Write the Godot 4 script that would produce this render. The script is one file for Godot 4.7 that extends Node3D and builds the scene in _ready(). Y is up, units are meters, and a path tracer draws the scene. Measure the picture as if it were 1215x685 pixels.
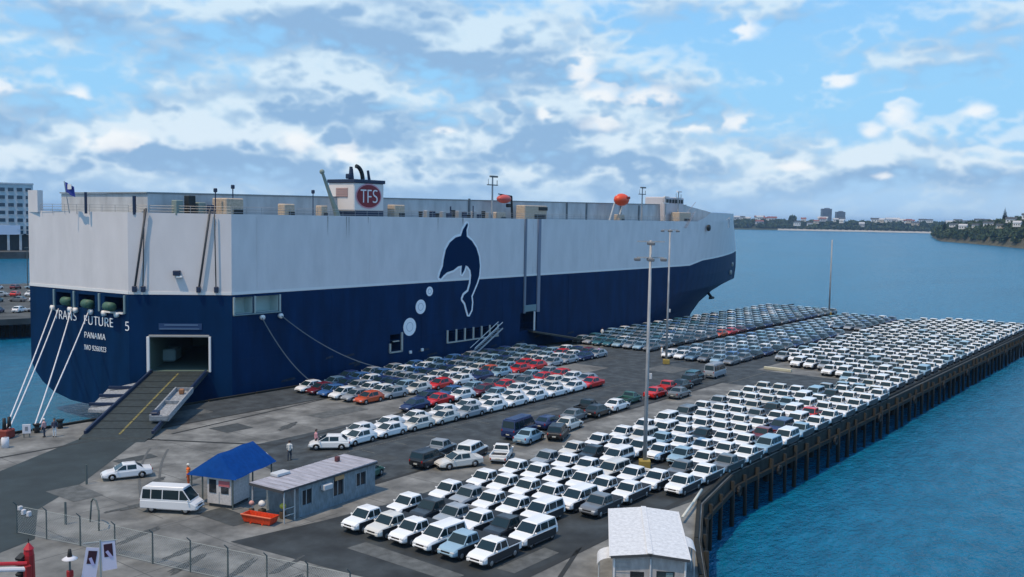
extends Node3D
# A car carrier moored at a wharf full of new cars. Metres; y = 0 is the wharf deck, +x runs along the wharf towards
# the ship's bow, +z away from the ship.

const WATER_Y := -4.2
const EYE := 22.0
const PITCH := 4.3332
const YAW := 37.7613
const ROLL := 1.0026

var used := {}
var mats := {}
var meshes := {}
var rng := RandomNumberGenerator.new()
const ORD := ["first", "second", "third", "fourth", "fifth", "sixth", "seventh", "eighth", "ninth", "tenth", "eleventh", "twelfth", "thirteenth", "fourteenth", "fifteenth", "sixteenth", "seventeenth", "eighteenth", "nineteenth", "twentieth", "twenty-first", "twenty-second", "twenty-third", "twenty-fourth", "twenty-fifth", "twenty-sixth"]

# ---------------------------------------------------------------- names and tags
func numbered(called: String) -> String:
	var n: int = used.get(called, 0)
	used[called] = n + 1
	return called if n == 0 else "%s_%03d" % [called, n]

func tag(o: Node3D, label := "", category := "", group := "", kind := "") -> void:
	if label: o.set_meta("label", label)
	if category: o.set_meta("category", category)
	if group: o.set_meta("group", group)
	if kind: o.set_meta("kind", kind)

func thing(called: String, at: Vector3, turn: float, label: String, category: String, group := "") -> Node3D:
	var o := Node3D.new()
	o.name = numbered(called)
	add_child(o)
	o.position = at
	o.rotation.y = turn
	tag(o, label, category, group)
	return o

func put(called: String, mesh: Mesh, m, parent: Node = self, at := Transform3D()) -> Node3D:
	var o: Node3D
	if mesh == null:
		o = Node3D.new()                       # a part that is only a group of sub-parts
	else:
		o = MeshInstance3D.new()
		o.mesh = mesh
		if m != null: o.material_override = m
	o.transform = at
	if parent == self:
		o.name = numbered(called)
		add_child(o)
	else:
		o.name = called
		parent.add_child(o, true)
	return o

func struct(called: String, mesh: Mesh, m) -> Node3D:
	var o := put(called, mesh, m)
	tag(o, "", "", "", "structure")
	return o

# ---------------------------------------------------------------- mesh helpers
func start(smooth := false) -> SurfaceTool:
	var st := SurfaceTool.new()
	st.begin(Mesh.PRIMITIVE_TRIANGLES)
	st.set_smooth_group(0 if smooth else -1)
	return st

func done(st: SurfaceTool) -> ArrayMesh:
	st.generate_normals()
	return st.commit()

func tri(st: SurfaceTool, a: Vector3, b: Vector3, c: Vector3, inside: Vector3) -> void:
	var n := (a - c).cross(a - b)
	if n.dot((a + b + c) / 3.0 - inside) < 0.0:
		st.add_vertex(a); st.add_vertex(c); st.add_vertex(b)
	else:
		st.add_vertex(a); st.add_vertex(b); st.add_vertex(c)

func quad(st: SurfaceTool, a: Vector3, b: Vector3, c: Vector3, d: Vector3, inside: Vector3) -> void:
	tri(st, a, b, c, inside)
	tri(st, a, c, d, inside)

func box(st: SurfaceTool, c: Vector3, s: Vector3, b := Basis(), bevel := 0.0) -> void:
	var h := s / 2.0
	if bevel <= 0.0:
		for ax in 3:
			for sg in [-1.0, 1.0]:
				var u := (ax + 1) % 3
				var w := (ax + 2) % 3
				var p := []
				for k in [[-1, -1], [1, -1], [1, 1], [-1, 1]]:
					var v := Vector3()
					v[ax] = h[ax] * sg; v[u] = h[u] * k[0]; v[w] = h[w] * k[1]
					p.append(c + b * v)
				quad(st, p[0], p[1], p[2], p[3], c)
		return
	var e := bevel
	for ax in 3:
		var u := (ax + 1) % 3
		var w := (ax + 2) % 3
		for sg in [-1.0, 1.0]:
			var p := []
			for k in [[-1, -1], [1, -1], [1, 1], [-1, 1]]:
				var v := Vector3()
				v[ax] = h[ax] * sg; v[u] = (h[u] - e) * k[0]; v[w] = (h[w] - e) * k[1]
				p.append(c + b * v)
			quad(st, p[0], p[1], p[2], p[3], c)
		for s1 in [-1.0, 1.0]:
			for s2 in [-1.0, 1.0]:
				var p := []
				for k in [[0, -1], [0, 1], [1, 1], [1, -1]]:
					var v := Vector3()
					v[u] = (h[u] if k[0] == 0 else h[u] - e) * s1
					v[w] = (h[w] - e if k[0] == 0 else h[w]) * s2
					v[ax] = (h[ax] - e) * k[1]
					p.append(c + b * v)
				quad(st, p[0], p[1], p[2], p[3], c)
	for k in 8:
		var g := Vector3(-1 if k & 1 else 1, -1 if k & 2 else 1, -1 if k & 4 else 1)
		tri(st, c + b * (g * (h - Vector3(0, e, e))), c + b * (g * (h - Vector3(e, 0, e))), c + b * (g * (h - Vector3(e, e, 0))), c)

func frame_of(a: Vector3, b: Vector3) -> Basis:
	var y := (b - a).normalized()
	var x := y.cross(Vector3.UP if absf(y.y) < 0.95 else Vector3.RIGHT).normalized()
	return Basis(x, y, x.cross(y))

func tube(st: SurfaceTool, a: Vector3, b: Vector3, r0: float, r1 := -1.0, n := 8, caps := true) -> void:
	if r1 < 0.0: r1 = r0
	var f := frame_of(a, b)
	var mid := (a + b) / 2.0
	for k in n:
		var t0 := TAU * k / n
		var t1 := TAU * (k + 1) / n
		var d0 := f.x * cos(t0) + f.z * sin(t0)
		var d1 := f.x * cos(t1) + f.z * sin(t1)
		quad(st, a + d0 * r0, a + d1 * r0, b + d1 * r1, b + d0 * r1, mid)
		if caps:
			tri(st, a, a + d0 * r0, a + d1 * r0, mid)
			tri(st, b, b + d0 * r1, b + d1 * r1, mid)

func chain(st: SurfaceTool, p: Array, r: float, n := 6) -> void:
	for k in p.size() - 1:
		tube(st, p[k], p[k + 1], r, r, n, k == 0 or k == p.size() - 2)

func ball(st: SurfaceTool, c: Vector3, s: Vector3, rows := 6, cols := 10) -> void:
	var at := func(i, j): 
		var a: float = PI * i / rows
		var b: float = TAU * j / cols
		return c + s * Vector3(sin(a) * cos(b), cos(a), sin(a) * sin(b))
	for i in rows:
		for j in cols:
			quad(st, at.call(i, j), at.call(i, j + 1), at.call(i + 1, j + 1), at.call(i + 1, j), c)

func slab(st: SurfaceTool, poly: PackedVector2Array, y0: float, y1: float) -> void:      # a polygon in (x, z), raised from y0 to y1
	var t := Geometry2D.triangulate_polygon(poly)
	var up := Vector3(0, 1e6, 0)
	for k in range(0, t.size(), 3):
		var a := poly[t[k]]; var b := poly[t[k + 1]]; var c := poly[t[k + 2]]
		tri(st, Vector3(a.x, y1, a.y), Vector3(b.x, y1, b.y), Vector3(c.x, y1, c.y), -up)
		if y1 > y0:
			tri(st, Vector3(a.x, y0, a.y), Vector3(b.x, y0, b.y), Vector3(c.x, y0, c.y), up)
	if y1 > y0:
		var cw := Geometry2D.is_polygon_clockwise(poly)
		for k in poly.size():
			var a := poly[k]; var b := poly[(k + 1) % poly.size()]
			var out := Vector3(b.y - a.y, 0, a.x - b.x) * (-1.0 if cw else 1.0)
			var m := Vector3(a.x + b.x, y0 + y1, a.y + b.y) / 2.0
			quad(st, Vector3(a.x, y0, a.y), Vector3(b.x, y0, b.y), Vector3(b.x, y1, b.y), Vector3(a.x, y1, a.y), m - out)

func plate(st: SurfaceTool, poly: PackedVector2Array, f: Transform3D, z0: float, z1: float) -> void:   # a polygon in f's xy plane with thickness along f's z
	var t := Geometry2D.triangulate_polygon(poly)
	var p := func(v: Vector2, z: float) -> Vector3: return f * Vector3(v.x, v.y, z)
	for k in range(0, t.size(), 3):
		tri(st, p.call(poly[t[k]], z1), p.call(poly[t[k + 1]], z1), p.call(poly[t[k + 2]], z1), f * Vector3(0, 0, -1e6))
	var cw := Geometry2D.is_polygon_clockwise(poly)
	for k in poly.size():
		var a := poly[k]; var b := poly[(k + 1) % poly.size()]
		var out := Vector2(b.y - a.y, a.x - b.x) * (-1.0 if cw else 1.0)
		var m: Vector3 = p.call((a + b) / 2.0 - out, (z0 + z1) / 2.0)
		quad(st, p.call(a, z0), p.call(b, z0), p.call(b, z1), p.call(a, z1), m)

func wall(st: SurfaceTool, o: Vector3, u: Vector3, len: float, y0: float, y1: float, holes: Array) -> void:   # a wall along u with openings [u0, y0, u1, y1]
	var xs := [0.0, len]; var ys := [y0, y1]
	for h in holes:
		xs.append_array([h[0], h[2]]); ys.append_array([h[1], h[3]])
	xs.sort(); ys.sort()
	var n := Vector3.UP.cross(u) * -1.0
	for i in xs.size() - 1:
		for j in ys.size() - 1:
			if xs[i + 1] - xs[i] < 1e-4 or ys[j + 1] - ys[j] < 1e-4: continue
			var cx: float = (xs[i] + xs[i + 1]) / 2; var cy: float = (ys[j] + ys[j + 1]) / 2
			var open := false
			for h in holes:
				if cx > h[0] and cx < h[2] and cy > h[1] and cy < h[3]: open = true
			if open: continue
			quad(st, o + u * xs[i] + Vector3(0, ys[j], 0), o + u * xs[i + 1] + Vector3(0, ys[j], 0), o + u * xs[i + 1] + Vector3(0, ys[j + 1], 0), o + u * xs[i] + Vector3(0, ys[j + 1], 0), o + u * cx + Vector3(0, cy, 0) - n)

func recess(st: SurfaceTool, o: Vector3, u: Vector3, h: Array, depth: float) -> void:    # the five inner faces behind an opening
	var n := Vector3.UP.cross(u) * -1.0
	var p := func(a: float, y: float, d: float) -> Vector3: return o + u * a + Vector3(0, y, 0) - n * d
	var c: Vector3 = p.call((h[0] + h[2]) / 2, (h[1] + h[3]) / 2, depth / 2)
	var far: Vector3 = c - n * 1e5
	for q in [[p.call(h[0], h[1], depth), p.call(h[2], h[1], depth), p.call(h[2], h[3], depth), p.call(h[0], h[3], depth)],
			[p.call(h[0], h[1], 0), p.call(h[2], h[1], 0), p.call(h[2], h[1], depth), p.call(h[0], h[1], depth)],
			[p.call(h[0], h[3], 0), p.call(h[2], h[3], 0), p.call(h[2], h[3], depth), p.call(h[0], h[3], depth)],
			[p.call(h[0], h[1], 0), p.call(h[0], h[3], 0), p.call(h[0], h[3], depth), p.call(h[0], h[1], depth)],
			[p.call(h[2], h[1], 0), p.call(h[2], h[3], 0), p.call(h[2], h[3], depth), p.call(h[2], h[1], depth)]]:
		var m: Vector3 = (q[0] + q[2]) / 2
		quad(st, q[0], q[1], q[2], q[3], m + (m - c))

func boxmesh(c: Vector3, s: Vector3, bevel := 0.0, b := Basis()) -> ArrayMesh:
	var st := start()
	box(st, c, s, b, bevel)
	return done(st)

# ---------------------------------------------------------------- materials
func lin(r: float, g: float, b: float) -> Color:
	return Color(r, g, b).linear_to_srgb()

func mat(key: String, c: Color, rough := 0.6, metal := 0.0) -> StandardMaterial3D:
	if mats.has(key): return mats[key]
	var m := StandardMaterial3D.new()
	m.albedo_color = c
	m.roughness = rough
	m.metallic = metal
	mats[key] = m
	return m

func noise_tex(size: int, freq: float, octaves: int, lo: Color, hi: Color, sd: int, mid_at := -1.0, mid := Color()) -> NoiseTexture2D:
	var n := FastNoiseLite.new()
	n.seed = sd
	n.noise_type = FastNoiseLite.TYPE_SIMPLEX_SMOOTH
	n.frequency = freq
	n.fractal_octaves = octaves
	n.fractal_gain = 0.6
	var t := NoiseTexture2D.new()
	t.width = size; t.height = size
	t.noise = n
	t.seamless = true
	t.seamless_blend_skirt = 0.2
	var g := Gradient.new()
	g.set_color(0, lo); g.set_color(1, hi)
	if mid_at >= 0.0: g.add_point(mid_at, mid)
	t.color_ramp = g
	return t

func worn(key: String, c: Color, rough: float, size: float, freq: float, lo: float, hi: float, sd: int, stretch := Vector3.ONE, px := 512, metal := 0.0) -> StandardMaterial3D:
	if mats.has(key): return mats[key]
	var m := mat(key, c, rough, metal)
	m.albedo_texture = noise_tex(px, freq, 5, Color(lo, lo, lo), Color(hi, hi, hi), sd)
	m.uv1_triplanar = true
	m.uv1_world_triplanar = true
	m.uv1_scale = stretch / size
	return m

# ---------------------------------------------------------------- directions from the photographer's feet
func bearing(deg: float, dist: float, y := 0.0) -> Vector3:
	var t := deg_to_rad(YAW); var b := deg_to_rad(deg)
	var f := Vector3(cos(t), 0, -sin(t)); var r := Vector3(sin(t), 0, cos(t))
	return (f * cos(b) + r * sin(b)) * dist + Vector3(0, y, 0)

# ---------------------------------------------------------------- camera, sky, sun
func camera_and_light() -> void:
	var t := deg_to_rad(YAW); var p := deg_to_rad(PITCH); var ro := deg_to_rad(ROLL)
	var f := Vector3(cos(t), 0, -sin(t)); var r := Vector3(sin(t), 0, cos(t))
	var fwd := f * cos(p) - Vector3.UP * sin(p)
	var up := Vector3.UP * cos(p) + f * sin(p)
	var cam := Camera3D.new()
	cam.name = "camera"
	cam.transform = Transform3D(Basis(r * cos(ro) + up * sin(ro), up * cos(ro) - r * sin(ro), -fwd), Vector3(0, EYE, 0))
	cam.fov = 34.15
	cam.near = 0.5
	cam.far = 20000.0
	add_child(cam)
	cam.current = true
	var e := Environment.new()
	e.background_mode = Environment.BG_SKY
	var sm := PanoramaSkyMaterial.new()
	sm.panorama = sky_picture()
	var sky := Sky.new()
	sky.sky_material = sm
	e.sky = sky
	e.tonemap_mode = Environment.TONE_MAPPER_LINEAR
	e.tonemap_exposure = 1.06
	e.sdfgi_enabled = true
	e.ssao_enabled = true
	e.ssil_enabled = true
	e.fog_enabled = true
	e.fog_density = 0.00007
	e.fog_light_color = Color(0.62, 0.78, 0.95)
	var we := WorldEnvironment.new()
	we.name = "environment"
	we.environment = e
	add_child(we)
	var sun := DirectionalLight3D.new()
	sun.name = "sun"
	sun.light_energy = 0.95
	sun.light_color = Color(1.0, 0.90, 0.77)
	sun.light_angular_distance = 0.5
	sun.shadow_enabled = true
	add_child(sun)
	sun.look_at_from_position(Vector3(-0.42, 0.90, -0.06) * 100.0, Vector3.ZERO)

var n_big := FastNoiseLite.new()
var n_mid := FastNoiseLite.new()
var n_fine := FastNoiseLite.new()

# heads of cumulus that stand out: [bearing right of the view's middle, elevation, half width, half height] in degrees
const HEADS := [[4.0, 8.6, 1.0, 1.5], [5.2, 7.4, 1.6, 1.0], [8.0, 7.2, 2.4, 0.9], [13.2, 10.9, 1.7, 0.8], [13.2, 5.7, 1.5, 0.8], [11.0, 5.6, 1.6, 0.8], [22.0, 6.1, 1.3, 1.4], [20.6, 5.2, 1.0, 0.7], [18.8, 8.0, 1.4, 0.7], [-4.2, 5.1, 0.9, 0.35], [1.8, 6.2, 0.7, 0.5], [5.2, 5.6, 1.5, 0.7], [-13.0, 4.1, 1.3, 0.8], [-10.0, 3.6, 1.0, 0.9], [-23.0, 3.8, 2.2, 0.8], [-29.0, 6.4, 1.8, 0.6], [-24.6, 6.3, 0.8, 0.7], [16.5, 3.2, 1.6, 0.4], [21.6, 2.6, 1.0, 0.35], [26.0, 6.2, 1.0, 0.6], [-35, 7.0, 2.4, 1.2], [33, 5.0, 2.5, 1.0], [40, 8.0, 2.0, 1.3], [-44, 5.0, 2.6, 1.0], [-55, 9.0, 3.0, 1.5], [52, 6.0, 2.4, 1.1], [70, 8.0, 3.0, 1.4], [95, 6.0, 3.0, 1.2], [120, 9.0, 3.0, 1.6], [-75, 6.0, 2.6, 1.2], [-100, 8.0, 3.2, 1.4], [-130, 6.0, 2.6, 1.2], [150, 7.0, 3.0, 1.5], [-160, 8.0, 3.0, 1.4]]

func sky_at(az: float, el: float) -> Color:
	var s := sin(el)
	var c := cos(el)
	var d := Vector3(sin(az) * c, s, -cos(az) * c)
	var clear := Color(0.42, 0.63, 0.87).lerp(Color(0.31, 0.62, 0.92), smoothstep(0.0, 0.12, s)).lerp(Color(0.24, 0.54, 0.93), smoothstep(0.1, 0.3, s)).lerp(Color(0.17, 0.40, 0.86), smoothstep(0.2, 0.95, s))
	# one weather for the whole dome: thicker on one side of the sky, thinner on the other
	var side := cos(az - deg_to_rad(52.0 - 82.0))
	var big := n_big.get_noise_3dv(Vector3(d.x, s * 3.4, d.z) * 100.0)
	var mid := n_mid.get_noise_3dv(Vector3(d.x, s * 3.0, d.z) * 100.0)
	var fine := n_fine.get_noise_3dv(Vector3(d.x, s * 2.0, d.z) * 100.0)
	var lump := 0.22 - absf(fine)                                # rounded heads with creases between them
	var low := 1.0 - smoothstep(0.03, 0.2, s)
	var cover := big * 0.9 + mid * 0.7 + lump * 0.75 + side * 0.52 + low * 0.34 + 0.06
	var dens := smoothstep(-0.12, 0.5, cover)
	var over := n_mid.get_noise_3dv(Vector3(d.x, (s + 0.02) * 3.0, d.z) * 100.0)
	var shade := clampf(0.48 + (mid - over) * 1.7 + lump * 1.5 + fine * 0.4 - (dens - 0.5) * 0.5, 0.0, 1.0)
	var cloud := Color(0.27, 0.44, 0.67).lerp(Color(0.62, 0.78, 0.90), shade)
	var col := clear.lerp(cloud, dens * 0.9)
	# bright ragged heads
	var head := 0.0
	var bear := rad_to_deg(wrapf(az - deg_to_rad(90.0 - YAW), -PI, PI))
	var deg := rad_to_deg(el)
	if deg < 14.0:
		for q in HEADS:
			var u: float = (bear - q[0]) / q[2]
			if absf(u) > 2.2: continue
			var v: float = (deg - q[1]) / q[3]
			if v < 0.0: v *= 1.35
			head = maxf(head, exp(-(u * u + v * v)))
	head = smoothstep(0.42, 1.05, head * 0.9 + lump * 1.25 + fine * 0.8 + mid * 0.2) * smoothstep(0.0, 0.25, head)
	var wisp := smoothstep(0.12, 0.6, lump * 1.3 + (mid - over) * 0.9 + mid * 0.35) * (0.25 + 0.75 * low) * smoothstep(0.01, 0.05, s)
	col = col.lerp(Color(0.78, 0.87, 0.94), wisp * 0.6)
	col = col.lerp(Color(0.90, 0.93, 0.95), head * 0.85)
	# haze towards the horizon
	return col.lerp(Color(0.42, 0.63, 0.87), 0.65 * (1.0 - smoothstep(0.0, 0.055, s)))

func sky_picture() -> ImageTexture:
	for a in [[n_big, 0.016, 3, 11], [n_mid, 0.045, 4, 27], [n_fine, 0.2, 5, 5]]:
		var n: FastNoiseLite = a[0]
		n.noise_type = FastNoiseLite.TYPE_SIMPLEX_SMOOTH
		n.frequency = a[1]; n.fractal_octaves = a[2]; n.seed = a[3]
	var w := 4096; var h := 2048
	var cut := 320                                             # rows of the lowest 28 degrees, computed at full size
	var top := h / 2 - cut
	var small := Image.create(w / 8, top / 8, false, Image.FORMAT_RGBF)
	for y in top / 8:
		for x in w / 8:
			small.set_pixel(x, y, sky_at(TAU * (x + 0.5) / (w / 8), PI / 2 - PI * (y + 0.5) * 8 / h))
	small.resize(w, top, Image.INTERPOLATE_CUBIC)
	var im := Image.create(w, h, false, Image.FORMAT_RGBF)
	im.fill(Color(0.10, 0.22, 0.34))
	im.blit_rect(small, Rect2i(0, 0, w, top), Vector2i.ZERO)
	for y in range(top, h / 2):
		for x in w:
			im.set_pixel(x, y, sky_at(TAU * (x + 0.5) / w, PI / 2 - PI * (y + 0.5) / h))
	return ImageTexture.create_from_image(im)

# ---------------------------------------------------------------- water, wharf
func water() -> void:
	var n := FastNoiseLite.new()
	n.seed = 3; n.frequency = 0.05; n.fractal_octaves = 4; n.noise_type = FastNoiseLite.TYPE_SIMPLEX_SMOOTH
	var cols := 480
	var radii := [0.0]
	var r := 18.0
	while r < 12000.0:
		radii.append(r)
		r *= 1.022
	var v := PackedVector3Array()
	var idx := PackedInt32Array()
	var tint := PackedColorArray()
	for i in radii.size():
		for j in cols + 1:
			var a := TAU * (j % cols) / cols
			var rr: float = radii[i]
			var p := Vector3(cos(a) * rr, 0, sin(a) * rr)
			var wind := 0.5 + 0.5 * n.get_noise_2d(p.x * 0.14 - p.z * 0.05, p.z * 0.42 + 300.0)
			tint.append(Color(1, 1, 1) * (0.78 + 0.34 * wind))
			var amp := (0.10 + 0.2 * wind) * (1.0 - smoothstep(200.0, 900.0, rr))
			p.y = WATER_Y + (n.get_noise_2d(p.x * 1.0 + p.z * 0.5, p.z * 3.2 - p.x * 1.6) * amp if amp > 0.0 else 0.0)
			v.append(p)
	for i in radii.size() - 1:
		for j in cols:
			var a := i * (cols + 1) + j
			var b := a + cols + 1
			idx.append_array(PackedInt32Array([a, a + 1, b + 1, a, b + 1, b]))
	var st := SurfaceTool.new()
	var arr := []
	arr.resize(Mesh.ARRAY_MAX)
	arr[Mesh.ARRAY_VERTEX] = v
	arr[Mesh.ARRAY_INDEX] = idx
	arr[Mesh.ARRAY_COLOR] = tint
	var am := ArrayMesh.new()
	am.add_surface_from_arrays(Mesh.PRIMITIVE_TRIANGLES, arr)
	st.create_from(am, 0)
	st.generate_normals()
	var m := mat("water", lin(0.002, 0.15, 0.28), 0.24)
	m.vertex_color_use_as_albedo = true
	m.metallic_specular = 0.35
	var wn := FastNoiseLite.new()
	wn.seed = 8; wn.frequency = 0.018; wn.fractal_octaves = 5; wn.fractal_gain = 0.62; wn.noise_type = FastNoiseLite.TYPE_SIMPLEX_SMOOTH
	var t := NoiseTexture2D.new()
	t.width = 1024; t.height = 1024; t.noise = wn; t.seamless = true; t.as_normal_map = true; t.bump_strength = 9.0
	m.normal_enabled = true
	m.normal_texture = t
	m.normal_scale = 1.5
	m.albedo_texture = noise_tex(1024, 0.006, 4, Color(0.72, 0.78, 0.8), Color(1, 1, 1), 31)
	m.uv1_triplanar = true
	m.uv1_world_triplanar = true
	m.uv1_scale = Vector3(1.0 / 34.0, 1.0 / 34.0, 1.0 / 16.0)
	struct("water", st.commit(), m)

const EDGE := [[243.5, -34], [76, -34], [66, -32], [58, -28.2], [52, -24.8], [46, -21.5], [40, -17], [30, -8], [18, 6], [-40, 60]]

func wharf() -> void:
	var conc := worn("concrete", lin(0.27, 0.275, 0.262), 0.85, 46.0, 0.005, 0.5, 1.0, 4, Vector3.ONE, 2048)
	var asph := worn("asphalt", lin(0.073, 0.09, 0.1), 0.85, 38.0, 0.008, 0.48, 1.0, 9, Vector3.ONE, 2048)
	var lot := worn("parking asphalt", lin(0.05, 0.062, 0.068), 0.85, 38.0, 0.008, 0.45, 1.0, 10, Vector3.ONE, 1024)
	var new_asph := worn("dark asphalt", lin(0.03, 0.047, 0.052), 0.8, 30.0, 0.008, 0.7, 1.0, 12, Vector3.ONE, 1024)
	var timber := worn("wet timber", lin(0.018, 0.019, 0.013), 0.9, 3.0, 0.02, 0.45, 1.0, 14, Vector3(1, 0.3, 1), 256)
	var stained := worn("wharf edge concrete", lin(0.028, 0.030, 0.022), 0.9, 7.0, 0.01, 0.4, 1.0, 15, Vector3(1, 0.35, 1), 512)
	var seam := mat("tar", lin(0.02, 0.022, 0.022), 0.8)
	var st := start()
	var poly := PackedVector2Array()
	for e in EDGE: poly.append(Vector2(e[0], e[1]))
	for e in [[-60, 60], [-60, -94], [231, -94], [229, -80], [224.5, -60]]: poly.append(Vector2(e[0], e[1]))
	slab(st, poly, -1.0, 0.0)
	var w := struct("wharf", done(st), conc)
	# lanes of asphalt lie on the concrete deck
	var k := 0
	for a in [[[[49.5, -93.6], [131, -93.6], [131, -85.6], [49.5, -85.6]], asph, "wharf_apron_asphalt"],
			[[[52, -73.0], [118, -73.0], [118, -55.1], [46, -55.1], [50, -64]], asph, "lane_asphalt"],
			[[[118.004, -85.59], [229, -85.59], [223.6, -56.0], [118.004, -56.0]], asph, "far_lane_asphalt"],
			[[[118.008, -55.99], [132, -55.99], [132, -34.05], [118.008, -34.05]], asph, "cross_lane_asphalt"],
			[[[37.2, -52.3], [44, -51.0], [50.5, -50.2], [118, -50.2], [118, -34.05], [76, -34.05], [68, -32.6], [60, -33.6], [40.0, -33.6], [38.5, -42]], lot, "parking_asphalt"],
			[[[48.0, -82.2], [38, -73], [32.2, -68.6], [29.1, -62.5], [16, -58], [4, -78], [34.8, -81.0], [45.3, -87.4]], new_asph, "ramp_road"]]:
		var s := start()
		var pp := PackedVector2Array()
		for e in a[0]: pp.append(Vector2(e[0], e[1]))
		slab(s, pp, 0.004 + 0.004 * (k % 3), 0.004 + 0.004 * (k % 3))
		struct(a[2], done(s), a[1])
		k += 1
	# tarred joints in the deck
	for j in [[[30, -85.6], [131, -85.6], 0.35], [[49, -82.6], [56, -71.2], 0.4], [[56, -71.4], [113, -76.4], 0.4], [[46, -55.0], [120, -55.0], 0.45], [[36, -33.45], [68, -33.55], 0.5], [[45.3, -31.4], [52, -34.0], 0.3], [[52, -82.6], [75, -85.4], 0.3]]:
		var s := start()
		var a := Vector2(j[0][0], j[0][1]); var b := Vector2(j[1][0], j[1][1])
		var nn := (b - a).orthogonal().normalized() * float(j[2]) / 2.0
		slab(s, PackedVector2Array([a + nn, b + nn, b - nn, a - nn]), 0.018, 0.018)
		put("deck_joint", done(s), seam, w)
	# casting joints of the concrete, repaired patches, worn bay lines
	var thin := mat("joint grey", lin(0.07, 0.075, 0.075), 0.9)  # plain dark grey of the joints themselves
	var joint := func(a: Vector2, b: Vector2, wd: float, y: float, m: Material, called: String) -> void:
		var s := start()
		var nn := (b - a).orthogonal().normalized() * wd / 2.0
		slab(s, PackedVector2Array([a + nn, b + nn, b - nn, a - nn]), y, y)
		put(called, done(s), m, w)
	for i in 15: joint.call(Vector2(24 + 6.5 * i, -85.3), Vector2(24 + 6.5 * i, -73.3 if i > 4 else -60.0), 0.07, 0.003, thin, "casting_joint")
	for i in 6: joint.call(Vector2(26, -79.5 + 7.0 * i), Vector2(46.0, -79.5 + 7.0 * i), 0.07, 0.003, thin, "casting_joint")
	for i in 11: joint.call(Vector2(50 + 6.5 * i, -54.7), Vector2(50 + 6.5 * i, -50.3), 0.07, 0.003, thin, "casting_joint")
	for i in 5: joint.call(Vector2(24 + 6.5 * i, -58.0), Vector2(24 + 6.5 * i, -34.0), 0.06, 0.0032, thin, "casting_joint")
	var line := worn("bay line", lin(0.34, 0.34, 0.30), 0.9, 1.5, 0.04, 0.25, 1.0, 17, Vector3.ONE, 256)
	for i in 14: joint.call(Vector2(60 + 4.2 * i, -63.9), Vector2(60 + 4.2 * i, -62.2), 0.1, 0.022, line, "bay_line")
	joint.call(Vector2(56, -64.4), Vector2(112, -64.3), 0.1, 0.0225, line, "bay_line")
	joint.call(Vector2(118, -54.0), Vector2(132, -54.0), 0.12, 0.0225, line, "bay_line")
	var patch := worn("patch", lin(0.062, 0.072, 0.075), 0.85, 6.0, 0.02, 0.7, 1.0, 18, Vector3.ONE, 256)
	var pale := worn("pale patch", lin(0.13, 0.14, 0.138), 0.85, 6.0, 0.02, 0.7, 1.0, 19, Vector3.ONE, 256)
	for q in [[58, -60.4, 5.0, 2.2, 0], [84, -61.8, 9.0, 1.6, 1], [100, -60.0, 6.0, 2.6, 0], [70, -78.4, 7.0, 2.6, 1], [57.5, -80.5, 3.4, 3.0, 0], [94, -81.2, 4.0, 1.2, 0], [123, -66.0, 6.0, 5.0, 1], [125, -78.0, 7.0, 3.0, 0], [42.2, -41.0, 1.6, 9.0, 1], [36.0, -70.5, 2.6, 4.2, 1], [44.6, -76.5, 3.6, 1.6, 0], [47.5, -35.0, 5.0, 1.4, 1], [58, -90.0, 6.0, 3.0, 1], [40.2, -56.9, 2.2, 4.4, 0]]:
		var s := start()
		slab(s, PackedVector2Array([Vector2(q[0] - q[2] / 2, q[1] - q[3] / 2), Vector2(q[0] + q[2] / 2, q[1] - q[3] / 2 + 0.1), Vector2(q[0] + q[2] / 2 - 0.15, q[1] + q[3] / 2), Vector2(q[0] - q[2] / 2 + 0.1, q[1] + q[3] / 2 - 0.05)]), 0.0195, 0.0195)
		put("repair_patch", done(s), pale if q[4] else patch, w)
	var track := worn("tyre track", lin(0.14, 0.15, 0.15), 0.85, 1.4, 0.04, 0.6, 1.0, 20, Vector3.ONE, 256)
	# a pair of tyre tracks curving off the ramp road
	for o in [0.0, 1.5]:
		for i in 9:
			var a := Vector2(47.5 - i * 1.1 + o * 0.6, -79.0 + i * 1.25 + i * i * 0.05 + o)
			var b := Vector2(47.5 - (i + 1) * 1.1 + o * 0.6, -79.0 + (i + 1) * 1.25 + (i + 1) * (i + 1) * 0.05 + o)
			joint.call(a, b, 0.2, 0.0205, track, "tyre_track")
	# old oil and water stains
	var stain := worn("stain", lin(0.105, 0.115, 0.115), 0.8, 3.0, 0.03, 0.5, 1.0, 16, Vector3.ONE, 256)
	rng.seed = 5
	for a in [[34, -53, 1.6, 0.35, 0.5], [33.2, -51, 2.4, 0.4, 0.3], [34.4, -47.6, 2.6, 0.3, 0.25], [36.8, -46, 1.8, 0.3, 0.4], [35.5, -43.5, 1.3, 0.4, 0.2], [38, -64, 3.4, 0.5, 0.75], [42, -69, 1.2, 0.4, 0.2], [44.5, -67.3, 1.0, 0.3, 0.3], [34, -58, 2.4, 0.4, 0.4], [54, -60, 3, 0.7, 0.1], [62, -77, 2.4, 0.6, 0.2], [48, -41.5, 2, 0.5, 0.2], [39, -39, 1.4, 0.5, 0.6], [44, -30.5, 1.6, 0.5, 0.6]]:
		var s := start()
		var pp := PackedVector2Array()
		for i in 18:
			var t := TAU * i / 18
			var rr := rng.randf_range(0.55, 1.15)
			pp.append(Vector2(a[0], a[1]) + Vector2(cos(t) * a[3] * rr, sin(t) * a[2] * rr).rotated(a[4] + 0.9))
		slab(s, pp, 0.022 + 0.002 * rng.randf(), 0.022 + 0.002 * rng.randf())
		put("deck_stain", done(s), stain, w)
	# the seaward edge: kerb timbers on top, walings below, piles
	var deck_len := 0.0
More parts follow.
